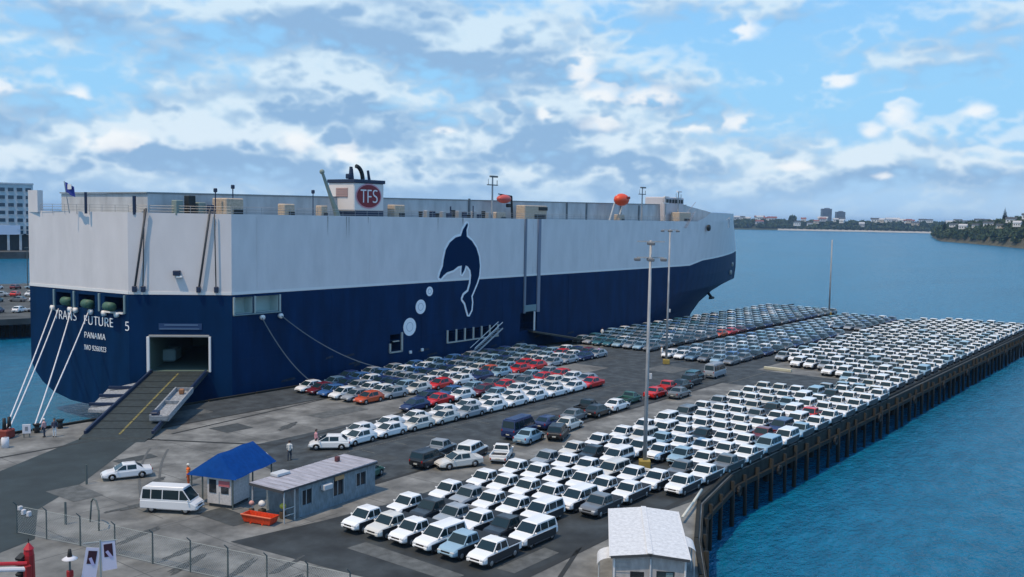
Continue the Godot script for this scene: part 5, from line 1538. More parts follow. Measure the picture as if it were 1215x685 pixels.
func fence_and_near() -> void:
	var post := mat("fence post", lin(0.08, 0.105, 0.105), 0.7)
	var wire := mat("fence wire", lin(0.30, 0.34, 0.34), 0.6, 0.3)
	var f := thing("wire_fence", Vector3(), 0, "wire mesh fence with dark posts across the near corner of the wharf", "fence")
	var pts := [[28.9, -64.6], [29.6, -61.9], [30.4, -59.0], [31.0, -55.8], [31.7, -52.6], [32.4, -49.6], [33.1, -46.8], [33.8, -44.0], [34.5, -41.2], [35.2, -38.4]]
	for i in pts.size():
		var a := Vector3(pts[i][0], 0, pts[i][1])
		var st := start()
		tube(st, a, a + Vector3(0, 2.0, 0), 0.045 if i % 2 else 0.06, 0.045, 6)
		tube(st, a + Vector3(0, 1.98, 0), a + Vector3(-0.25, 2.25, 0), 0.04, 0.03, 5)
		put("post", done(st), post, f)
		if i == pts.size() - 1: continue
		var b := Vector3(pts[i + 1][0], 0, pts[i + 1][1])
		st = start()
		for y in [0.08, 1.9]: tube(st, a + Vector3(0, y, 0), b + Vector3(0, y, 0), 0.015, 0.015, 4, false)
		var n := 16
		for k in range(-9, n):
			var t0 := float(k) / n; var t1 := (k + 9.0) / n
			var y0 := 0.08; var y1 := 1.9
			var c0 := maxf(0.0, -t0) ; var c1 := maxf(0.0, t1 - 1.0)
			var p0 := a.lerp(b, maxf(t0, 0.0)) + Vector3(0, lerpf(y0, y1, c0 * n / 9.0), 0)
			var p1 := a.lerp(b, minf(t1, 1.0)) + Vector3(0, lerpf(y1, y0, c1 * n / 9.0), 0)
			tube(st, p0, p1, 0.0065, 0.0065, 3, false)
			var q0 := a.lerp(b, maxf(t0, 0.0)) + Vector3(0, lerpf(y1, y0, c0 * n / 9.0), 0)
			var q1 := a.lerp(b, minf(t1, 1.0)) + Vector3(0, lerpf(y0, y1, c1 * n / 9.0), 0)
			tube(st, q0, q1, 0.0065, 0.0065, 3, false)
		put("mesh_panel", done(st), wire, f)
	# low curved kerb rail by the ramp road
	var st2 := start(true)
	var arc := []
	for i in 12:
		var t := i / 11.0
		arc.append(Vector3(33.2 - 1.6 * t, 1.1 * sin(PI * minf(1.0, 0.5 + t * 0.5)), -62.6 + 3.6 * t * t))
	chain(st2, [Vector3(33.3, 0.0, -63.2), Vector3(33.3, 1.5, -63.0), Vector3(33.1, 1.9, -62.3), Vector3(32.9, 1.9, -61.6), Vector3(32.7, 1.4, -60.9), Vector3(32.7, 0, -60.9)], 0.06, 6)
	tag(put("pipe_hoop", done(st2), post), "dark bent pipe hoop standing on the concrete behind the wire fence", "hoop")
	for p in [[37.8, -72.2, "dark marker post at the inner edge of the ramp road"], [31.9, -63.9, "dark marker post by the fence's upper end"]]:
		var st := start()
		tube(st, Vector3(p[0], 0, p[1]), Vector3(p[0], 1.6, p[1]), 0.09, 0.07, 6)
		tag(put("marker_post", done(st), post), p[2], "post")
	# white markers and barrier at the near end of the ramp road
	for p in [[31.3, -69.4, 0.5, "upper white road marker block on the ramp road"], [31.0, -68.2, 0.62, "middle white road marker block, one of a close pair"], [31.05, -67.5, 0.62, "lowest white road marker block on the ramp road edge"]]:
		var st := start()
		box(st, Vector3(0, p[2] / 2, 0), Vector3(0.5, p[2], 0.4), Basis(), 0.05)
		var t := thing("road_marker", Vector3(p[0], 0.01, p[1]), 0.4, p[3], "marker", "white marker blocks on the ramp road")
		t.scale = Vector3.ONE * 0.6
		put("block", done(st), mat("marker white", lin(0.62, 0.62, 0.66), 0.6), t)
		put("foot", boxmesh(Vector3(0, 0.03, 0), Vector3(0.7, 0.06, 0.55), 0.01), mats["car dark"], t)
	# banner frame
	var bn := thing("banner_stand", Vector3(26.9, 0, -50.0), 0.0, "two tilted white banners with dark red blocks on one stand", "banner")
	var fwd := Vector3(27, 0, -50).normalized(); var rt := Vector3(-fwd.z, 0, fwd.x)
	var pst := start()
	tube(pst, Vector3.ZERO, Vector3(0, 3.4, 0), 0.06, 0.05, 8)
	tube(pst, Vector3(0, 3.3, 0) - rt * 0.9, Vector3(0, 3.3, 0) + rt * 0.9, 0.03, 0.03, 6)
	put("pole", done(pst), mats["fence wire"], bn)
	for s in [-1.0, 1.0]:
		var tl := Basis(-fwd, -0.16 if s < 0 else 0.06)
		var bb := tl * Basis(rt, Vector3.UP, -fwd)
		var c: Vector3 = rt * (s * 0.46 - 0.02) + Vector3(0, 2.3 + 0.15 * s, 0)
		var bp := put("banner", boxmesh(c, Vector3(0.76, 1.7, 0.03), 0.0, bb), mat("banner white", lin(0.60, 0.58, 0.70), 0.8), bn)
		put("dark_block", boxmesh(c - fwd * 0.022 + bb.y * 0.3, Vector3(0.46, 0.75, 0.012), 0.0, bb), mat("banner maroon", lin(0.035, 0.008, 0.02), 0.8), bp)
		put("pale_mark", boxmesh(c - fwd * 0.03 + bb.y * 0.05 + bb.x * 0.03, Vector3(0.16, 0.5, 0.012), 0.0, bb * Basis(Vector3(0, 0, 1), 0.5)), mat("banner lilac", lin(0.42, 0.40, 0.62), 0.8), bp)
	# street lamp with a flat white shade
	var sl := thing("street_lamp", Vector3(25.6, 0, -50.9), 0.0, "short street lamp with flat white shade at the lower left", "street lamp")
	pst = start(true)
	tube(pst, Vector3.ZERO, Vector3(0, 2.45, 0), 0.07, 0.05, 8)
	put("post", done(pst), post, sl)
	pst = start(true)
	tube(pst, Vector3(0, 2.45, 0), Vector3(0, 2.58, 0), 0.42, 0.2, 14)
	put("shade", done(pst), mats["marker white"], sl)
	pst = start(true)
	tube(pst, Vector3(0, 2.58, 0), Vector3(0, 3.0, 0), 0.14, 0.08, 10)
	put("finial", done(pst), mats["car dark"], sl)
	put("red_base", boxmesh(Vector3(0, 1.6, 0), Vector3(0.3, 0.4, 0.3), 0.04), mat("beacon red", lin(0.30, 0.012, 0.015), 0.5), sl)
	# red beacon tower with black brush fenders and a red and white boom
	var bc := thing("beacon_mast", Vector3(24.6, 0, -53.6), 0.4, "dark red pointed beacon mast with black fender at the lower left corner", "beacon")
	bc.scale = Vector3(0.8, 0.86, 0.8)
	pst = start()
	tube(pst, Vector3.ZERO, Vector3(0, 2.7, 0), 0.42, 0.36, 8)
	put("column", done(pst), mats["beacon red"], bc)
	pst = start()
	tube(pst, Vector3(0, 2.7, 0), Vector3(0, 3.1, 0), 0.34, 0.3, 8)
	tube(pst, Vector3(0, 3.1, 0), Vector3(0, 3.5, 0), 0.36, 0.06, 8)
	put("lantern_head", done(pst), mat("beacon bright red", lin(0.42, 0.01, 0.02), 0.45), bc)
	pst = start()
	tube(pst, Vector3(0, 3.5, 0), Vector3(0, 3.8, 0), 0.04, 0.03, 6)
	put("spike", done(pst), mats["car dark"], bc)
	for i in 5:
		pst = start()
		box(pst, Vector3(-0.38, 1.2 + 0.36 * i, -0.32), Vector3(0.6, 0.18, 0.5), Basis(Vector3(0, 0, 1), 0.35))
		put("fender_fin", done(pst), mats["car dark"], bc)
	var bm := thing("barrier_boom", Vector3(24.1, 0, -53.0), 0.0, "red and white barrier boom crossing the lower left corner of the scene", "barrier")
	pst = start()
	tube(pst, Vector3(0.2, 2.0, -0.2), Vector3(-3.4, 2.5, -1.9), 0.12, 0.1, 8)
	put("red_arm", done(pst), mats["beacon bright red"], bm)
	pst = start()
	tube(pst, Vector3(0.2, 1.7, -0.1), Vector3(-3.4, 2.2, -1.8), 0.14, 0.14, 8)
	put("white_arm", done(pst), mats["marker white"], bm)
	put("pivot_post", boxmesh(Vector3(0.2, 0.95, -0.15), Vector3(0.35, 1.9, 0.35), 0.04), mats["beacon red"], bm)
	# mooring gear on the ship-side edge
	var hk := thing("mooring_hook", Vector3(40.7, 0, -92.6), 0.5, "red quick-release mooring hook with two black horns on the wharf edge", "mooring hook")
	pst = start()
	box(pst, Vector3(0, 0.45, 0), Vector3(1.2, 0.9, 1.0), Basis(), 0.12)
	put("base", done(pst), mat("hook red", lin(0.20, 0.03, 0.02), 0.7), hk)
	for s in [-0.32, 0.32]:
		pst = start(true)
		tube(pst, Vector3(s, 0.9, 0), Vector3(s * 1.1, 2.0, 0), 0.2, 0.14, 8)
		put("horn", done(pst), mats["car dark"], hk)
	for q in [[43.6, -92.7, "black iron bollard holding the two inner stern lines"], [46.0, -92.9, "black iron bollard near the foot of the ramp"], [78.6, -93.2, "black iron bollard at the ship side of the first car row"], [92.5, -93.2, "black iron bollard further along the hull beside the cars"], [37.6, -92.7, "black iron bollard left of the red mooring hook"]]:
		var b := thing("bollard", Vector3(q[0], 0, q[1]), 0, q[2], "bollard", "bollards along the ship-side edge")
		pst = start(true)
		tube(pst, Vector3.ZERO, Vector3(0, 0.7, 0), 0.26, 0.22, 10)
		put("stem", done(pst), mats["car dark"], b)
		pst = start(true)
		tube(pst, Vector3(0, 0.65, 0), Vector3(0, 0.9, 0), 0.24, 0.42, 10)
		put("cap", done(pst), mats["car dark"], b)
	var ms := thing("marker_board", Vector3(42.0, 0, -91.4), 0.9, "small white berth marker board between the mooring hook and bollard", "marker board")
	put("board", boxmesh(Vector3(0, 0.85, 0), Vector3(0.1, 0.9, 0.75), 0.02), mats["marker white"], ms)
	put("leg", boxmesh(Vector3(0.02, 0.22, -0.25), Vector3(0.08, 0.44, 0.08)), post, ms)
	put("leg", boxmesh(Vector3(0.02, 0.22, 0.25), Vector3(0.08, 0.44, 0.08)), post, ms)
	put("panel_mark", boxmesh(Vector3(-0.06, 0.88, 0), Vector3(0.02, 0.4, 0.26)), mat("mark grey", lin(0.2, 0.22, 0.25), 0.7), ms)
	var wd := thing("cable_drum", Vector3(38.9, 0, -88.9), 0.3, "white drum standing on the concrete at the left frame edge", "drum")
	pst = start(true)
	tube(pst, Vector3.ZERO, Vector3(0, 0.95, 0), 0.33, 0.33, 12)
	put("barrel", done(pst), mats["marker white"], wd)
	put("lid", boxmesh(Vector3(0, 0.97, 0), Vector3(0.3, 0.05, 0.3), 0.02), mat("lid grey", lin(0.25, 0.27, 0.3), 0.6), wd)

# ---------------------------------------------------------------- people: one smooth surface from tapered bones
func capsule(p: Vector3, a: Vector3, b: Vector3, ra: float, rb: float) -> float:
	var ab := b - a
	var t := clampf((p - a).dot(ab) / maxf(ab.length_squared(), 1e-9), 0.0, 1.0)
	return p.distance_to(a + ab * t) - lerpf(ra, rb, t)

func surface(bones: Array, cell: float, blend: float) -> Array:          # [vertices, triangles, bone of each vertex]
	var lo := Vector3.INF; var hi := -Vector3.INF
	for b in bones:
		var r: float = maxf(b[2], b[3]) + cell * 2
		lo = lo.min(b[0] - Vector3.ONE * r).min(b[1] - Vector3.ONE * r)
		hi = hi.max(b[0] + Vector3.ONE * r).max(b[1] + Vector3.ONE * r)
	var n := Vector3i(((hi - lo) / cell).ceil()) + Vector3i.ONE
	var f := PackedFloat32Array()
	f.resize(n.x * n.y * n.z)
	f.fill(1.0)
	var who := PackedInt32Array()
	who.resize(f.size())
	var best := PackedFloat32Array()
	best.resize(f.size())
	best.fill(9.0)
	for bi in bones.size():
		var b: Array = bones[bi]
		var r: float = maxf(b[2], b[3]) + blend * 2 + cell * 1.5
		var l := Vector3i(((b[0].min(b[1]) - Vector3.ONE * r - lo) / cell).floor()).clamp(Vector3i.ZERO, n - Vector3i.ONE)
		var h := Vector3i(((b[0].max(b[1]) + Vector3.ONE * r - lo) / cell).ceil()).clamp(Vector3i.ZERO, n - Vector3i.ONE)
		for z in range(l.z, h.z + 1):
			for y in range(l.y, h.y + 1):
				for x in range(l.x, h.x + 1):
					var d := capsule(lo + Vector3(x, y, z) * cell, b[0], b[1], b[2], b[3])
					var i := x + n.x * (y + n.y * z)
					var e := f[i]
					if d < best[i]:
						best[i] = d
						who[i] = bi
					var k := maxf(blend - absf(d - e), 0.0) / blend
					f[i] = minf(d, e) - k * k * blend * 0.25
	var verts := PackedVector3Array()
	var owner_of := PackedInt32Array()
	var at := PackedInt32Array()
	at.resize(f.size())
	at.fill(-1)
	var step := [1, n.x, n.x * n.y]
	for z in n.z - 1:
		for y in n.y - 1:
			for x in n.x - 1:
				var i: int = x + n.x * (y + n.y * z)
				var sum := Vector3.ZERO
				var cnt := 0
				for e in 12:
					var ax := e >> 2
					var u := (ax + 1) % 3
					var w := (ax + 2) % 3
					var o := Vector3.ZERO
					o[u] = e & 1
					o[w] = (e >> 1) & 1
					var i0: int = i + int(o.x) * step[0] + int(o.y) * step[1] + int(o.z) * step[2]
					var f0 := f[i0]; var f1 := f[i0 + step[ax]]
					if (f0 < 0.0) != (f1 < 0.0):
						o[ax] = f0 / (f0 - f1)
						sum += o
						cnt += 1
				if cnt:
					at[i] = verts.size()
					verts.append(lo + (Vector3(x, y, z) + sum / cnt) * cell)
					owner_of.append(who[i])
	var tris := PackedInt32Array()
	for z in range(1, n.z - 1):
		for y in range(1, n.y - 1):
			for x in range(1, n.x - 1):
				var i: int = x + n.x * (y + n.y * z)
				for ax in 3:
					var a_in := f[i] < 0.0
					if a_in == (f[i + step[ax]] < 0.0): continue
					var su: int = step[(ax + 1) % 3]; var sw: int = step[(ax + 2) % 3]
					var q := [at[i - su - sw], at[i - sw], at[i], at[i - su]]
					if q.min() < 0: continue
					if a_in: tris.append_array(PackedInt32Array([q[0], q[2], q[1], q[0], q[3], q[2]]))
					else: tris.append_array(PackedInt32Array([q[0], q[1], q[2], q[0], q[2], q[3]]))
	return [verts, tris, owner_of]

func person(at: Vector3, turn: float, label: String, coat: Color, legs: Color, cap: Color, fine: bool, stride: float) -> void:
	var skin := lin(0.42, 0.24, 0.16)
	var b := []                                            # [from, to, radius, radius, colour]
	var s := stride
	b.append([Vector3(0, 1.00, 0), Vector3(0, 1.16, 0), 0.155, 0.15, coat])
	b.append([Vector3(0, 1.16, 0), Vector3(0, 1.40, 0), 0.15, 0.165, coat])
	b.append([Vector3(0, 1.42, -0.13), Vector3(0, 1.42, 0.13), 0.085, 0.085, coat])
	b.append([Vector3(0, 1.44, 0), Vector3(0.02, 1.56, 0), 0.065, 0.06, skin])
	for k in [-1.0, 1.0]:
		b.append([Vector3(0, 0.97, 0.075 * k), Vector3(0.14 * s * k, 0.52, 0.09 * k), 0.105, 0.07, legs])
		b.append([Vector3(0.14 * s * k, 0.52, 0.09 * k), Vector3(0.1 * s * k - 0.05 * s, 0.09, 0.10 * k), 0.068, 0.048, legs])
		b.append([Vector3(0.1 * s * k - 0.05 * s - 0.05, 0.05, 0.10 * k), Vector3(0.1 * s * k - 0.05 * s + 0.15, 0.045, 0.115 * k), 0.05, 0.042, lin(0.02, 0.02, 0.02)])
		b.append([Vector3(0, 1.42, 0.19 * k), Vector3(-0.05 * s * k, 1.13, 0.25 * k), 0.065, 0.05, coat])
		b.append([Vector3(-0.05 * s * k, 1.13, 0.25 * k), Vector3(0.1 - 0.05 * s * k, 0.90, 0.24 * k), 0.05, 0.036, coat])
	var grids := [[b, 0.026, 0.05]]
	var hd := [[Vector3(0.02, 1.55, 0), Vector3(0.02, 1.72, 0), 0.072, 0.098, skin], [Vector3(0.05, 1.60, 0), Vector3(0.085, 1.62, 0), 0.062, 0.05, skin], [Vector3(0.11, 1.665, 0), Vector3(0.132, 1.645, 0), 0.012, 0.016, skin],
		[Vector3(0.02, 1.66, -0.095), Vector3(0.0, 1.69, -0.098), 0.014, 0.02, skin], [Vector3(0.02, 1.66, 0.095), Vector3(0.0, 1.69, 0.098), 0.014, 0.02, skin], [Vector3(0.0, 1.75, 0), Vector3(0.03, 1.765, 0), 0.105, 0.10, cap], [Vector3(0.1, 1.752, -0.04), Vector3(0.1, 1.752, 0.04), 0.02, 0.02, cap],
		[Vector3(0.107, 1.685, -0.034), Vector3(0.107, 1.685, -0.03), 0.011, 0.011, lin(0.02, 0.015, 0.01)], [Vector3(0.107, 1.685, 0.034), Vector3(0.107, 1.685, 0.03), 0.011, 0.011, lin(0.02, 0.015, 0.01)], [Vector3(0.118, 1.602, -0.02), Vector3(0.118, 1.602, 0.02), 0.009, 0.009, lin(0.25, 0.09, 0.07)]]
	grids.append([hd, 0.011 if fine else 0.02, 0.012])
	for k in [-1.0, 1.0]:
		var w := Vector3(0.1 - 0.05 * s * k, 0.90, 0.24 * k)
		var hb := [[w, w + Vector3(0.02, -0.08, 0), 0.033, 0.036, skin], [w + Vector3(-0.015, -0.05, 0), w + Vector3(-0.01, -0.09, 0), 0.026, 0.026, skin]]
		for i in 4:
			var root := w + Vector3(0.045 - 0.021 * i, -0.095, 0)
			var mid := root + Vector3(0.004, -[0.034, 0.04, 0.037, 0.028][i], -0.008 * k)
			hb.append([root, mid, 0.0095, 0.009, skin])
			hb.append([mid, mid + Vector3(0.0, -[0.026, 0.03, 0.028, 0.022][i], -0.02 * k), 0.009, 0.0075, skin])
		hb.append([w + Vector3(0.035, -0.03, 0), w + Vector3(0.066, -0.065, -0.012 * k), 0.014, 0.011, skin])
		hb.append([w + Vector3(0.066, -0.065, -0.012 * k), w + Vector3(0.07, -0.095, -0.022 * k), 0.0105, 0.0085, skin])
		if fine: grids.append([hb, 0.006, 0.006])
		else: grids.append([hb.slice(0, 2), 0.015, 0.01])
	var arr := []
	arr.resize(Mesh.ARRAY_MAX)
	var vs := PackedVector3Array(); var cs := PackedColorArray(); var ix := PackedInt32Array()
	for g in grids:
		var r := surface(g[0], g[1], g[2])
		var base := vs.size()
		vs.append_array(r[0])
		for o in r[2]:
			var c: Color = g[0][o][4]
			cs.append(c.srgb_to_linear())
		for i in r[1]: ix.append(base + i)
	arr[Mesh.ARRAY_VERTEX] = vs; arr[Mesh.ARRAY_COLOR] = cs; arr[Mesh.ARRAY_INDEX] = ix
	var am := ArrayMesh.new()
	am.add_surface_from_arrays(Mesh.PRIMITIVE_TRIANGLES, arr)
	var st := SurfaceTool.new()
	st.create_from(am, 0)
	st.generate_normals()
	var m := mat("person", Color(1, 1, 1), 0.75)
	m.vertex_color_use_as_albedo = true
	var t := thing("person", at, turn, label, "person")
	put("body", st.commit(), m, t)
	if fine:
		for y in [1.12, 1.3]:
			st = start(true)
			tube(st, Vector3(0, y - 0.025, 0), Vector3(0, y + 0.025, 0), 0.178, 0.178, 16, false)
			put("reflective_band", done(st), mat("reflective", lin(0.7, 0.66, 0.4), 0.4), t)

func people() -> void:
	var hv := lin(0.72, 0.14, 0.02)
	person(Vector3(42.8, 0, -65.7), 2.5, "worker in orange overalls and white cap standing behind the minibus", hv, lin(0.50, 0.09, 0.02), lin(0.7, 0.7, 0.65), true, 0.3)
	person(Vector3(53.2, 0, -66.0), 0.6, "person in pale jacket walking behind the blue awning", lin(0.6, 0.6, 0.58), lin(0.03, 0.04, 0.06), lin(0.03, 0.02, 0.02), false, 0.9)
	person(Vector3(57.6, 0, -67.6), -0.4, "person in pink top walking towards the white car files", lin(0.5, 0.25, 0.28), lin(0.04, 0.04, 0.05), lin(0.03, 0.02, 0.02), false, -0.8)
	person(Vector3(133.0, 0, -72.4), 2.2, "distant person in white at the aisle between the far left blocks", lin(0.8, 0.8, 0.78), lin(0.7, 0.7, 0.7), lin(0.05, 0.04, 0.03), false, 0.5)
	person(Vector3(125.6, 0, -79.6), 1.2, "distant person in lilac at the end of the car block beside the ship", lin(0.45, 0.32, 0.5), lin(0.1, 0.08, 0.14), lin(0.05, 0.04, 0.03), false, -0.5)
	person(Vector3(43.2, 0, -90.4), 2.0, "line handler in pale pink vest on the wharf edge by the bollard", lin(0.5, 0.3, 0.3), lin(0.03, 0.04, 0.07), lin(0.6, 0.6, 0.6), false, 0.4)
	person(Vector3(43.9, 0, -89.8), -2.0, "line handler in dark clothes with white trousers at the wharf edge", lin(0.05, 0.05, 0.08), lin(0.62, 0.62, 0.62), lin(0.03, 0.03, 0.03), false, -0.3)
	person(Vector3(147.4, 0, -96.0 + 3.2), 0.3, "distant person in white close under the navy hull near the bow", lin(0.8, 0.8, 0.78), lin(0.5, 0.5, 0.5), lin(0.05, 0.04, 0.03), false, 0.2)

# ---------------------------------------------------------------- far shores
func shore_height(d: float, rise: float) -> float:
	return -5.0 + 3.0 * smoothstep(-20, 25, d) + 2.4 * smoothstep(0, 60, d) + rise * smoothstep(45, 190, d)

func crown_mesh(sd: int, lobes: int) -> ArrayMesh:              # a ragged crown of many small leaf-sprays
	var r := RandomNumberGenerator.new()
	r.seed = sd
	var st := start()
	for k in lobes:
		var a := r.randf() * TAU
		var e := r.randf_range(-0.5, 1.0)
		var rad := r.randf_range(0.15, 0.8) * sqrt(1.0 - e * e * 0.55)
		var c := Vector3(cos(a) * rad, 0.62 + e * 0.42, sin(a) * rad)
		for j in 6:
			var d := Vector3(r.randfn(), r.randfn() * 0.8, r.randfn()).normalized() * r.randf_range(0.10, 0.26)
			var n := Vector3(r.randfn(), r.randfn() + 0.8, r.randfn()).normalized()
			var u := n.cross(Vector3(0.3, 0.7, 0.64)).normalized() * r.randf_range(0.10, 0.2)
			var w := n.cross(u).normalized() * r.randf_range(0.10, 0.2)
			quad(st, c + d - u - w, c + d + u - w * 0.6, c + d + u * 0.8 + w, c + d - u * 0.9 + w * 0.8, Vector3(0, 0.3, 0))
	return done(st)

func woods(called: String, label: String, spots: Array) -> void:
	for v in 3:
		var mine := []
		for i in spots.size():
			if i % 3 == v: mine.append(spots[i])
		var mm := MultiMesh.new()
		mm.transform_format = MultiMesh.TRANSFORM_3D
		mm.use_colors = true
		mm.mesh = crown_mesh(100 + v, 46)
		mm.instance_count = mine.size()
		for i in mine.size():
			var q: Array = mine[i]
			mm.set_instance_transform(i, Transform3D(Basis(Vector3.UP, rng.randf() * TAU).scaled(Vector3(q[1], q[2], q[1])), q[0]))
			var g := rng.randf()
			mm.set_instance_color(i, Color(0.035 + 0.05 * g * g, 0.062 + 0.05 * g, 0.032 + 0.012 * g))
		var m := mat("leaves", Color(1, 1, 1), 0.8)
		m.vertex_color_use_as_albedo = true
		mm.mesh.surface_set_material(0, m)
		var o := MultiMeshInstance3D.new()
		o.name = numbered(called)
		o.multimesh = mm
		add_child(o)
		tag(o, label, "trees", "", "stuff")

func far_house(at: Vector3, turn: float, w: float, d: float, h: float, wall_key: String, roof_key: String, label: String, group: String) -> void:
	var key := "house/%s/%s" % [wall_key, roof_key]
	var t: Node3D
	if meshes.has(key):
		t = meshes[key].duplicate()
		t.name = numbered("house")
		add_child(t)
		tag(t, label, "house", group)
	else:
		t = thing("house", Vector3(), 0, label, "house", group)
		var wm := mat("house " + wall_key, {"white": lin(0.74, 0.74, 0.72), "cream": lin(0.60, 0.54, 0.44), "grey": lin(0.35, 0.37, 0.38)}[wall_key], 0.8)
		var rm := mat("roof " + roof_key, {"red": lin(0.22, 0.07, 0.05), "dark": lin(0.05, 0.055, 0.06), "pale": lin(0.45, 0.46, 0.47)}[roof_key], 0.7)
		put("wall", boxmesh(Vector3(0, 0.5, 0), Vector3.ONE), wm, t)
		var st := start()
		var e := 0.56
		quad(st, Vector3(-e, 0.98, -e), Vector3(e, 0.98, -e), Vector3(e, 1.45, 0), Vector3(-e, 1.45, 0), Vector3(0, 0.9, 0))
		quad(st, Vector3(-e, 0.98, e), Vector3(e, 0.98, e), Vector3(e, 1.45, 0), Vector3(-e, 1.45, 0), Vector3(0, 0.9, 0))
		for s in [-e, e]: tri(st, Vector3(s, 0.98, -e), Vector3(s, 0.98, e), Vector3(s, 1.45, 0), Vector3(0, 1, 0))
		put("roof", done(st), rm, t)
		for i in 3: put("window", boxmesh(Vector3(-0.3 + 0.3 * i, 0.55, 0.5), Vector3(0.14, 0.3, 0.03)), mat("window dark", lin(0.02, 0.025, 0.03), 0.15), t)
		meshes[key] = t
	t.transform = Transform3D(Basis(Vector3.UP, turn).scaled_local(Vector3(w, h, d)), at)

func norfolk_pine(at: Vector3, h: float, label: String) -> void:
	var t := thing("pine_tree", at, 0, label, "tree", "pines on the headland")
	var st := start()
	tube(st, Vector3.ZERO, Vector3(0, h, 0), h * 0.022, h * 0.004, 6)
	put("trunk", done(st), mat("bark", lin(0.06, 0.045, 0.03), 0.9), t)
	st = start()
	var r := RandomNumberGenerator.new()
	r.seed = int(h * 10)
	for k in 22:
		var y := h * (0.14 + 0.84 * k / 22.0)
		var reach := h * 0.22 * pow(1.0 - k / 22.5, 0.8)
		for j in 7:
			var a := TAU * (j + r.randf() * 0.6) / 7.0 + k
			var d := Vector3(cos(a), 0.14, sin(a)) * reach * r.randf_range(0.7, 1.1)
			var s := Vector3(-sin(a), 0, cos(a)) * reach * 0.28
			var b := Vector3(0, y, 0)
			quad(st, b + s * 0.4, b + d * 0.6 + s, b + d, b + d * 0.6 - s, b - Vector3(0, 5, 0))
			quad(st, b + Vector3(0, -reach * 0.12, 0), b + d * 0.6 + Vector3(0, reach * 0.16, 0), b + d, b + d * 0.6 - Vector3(0, reach * 0.2, 0), b + s * 9)
	put("crown", done(st), mat("pine needles", lin(0.022, 0.045, 0.026), 0.85), t)

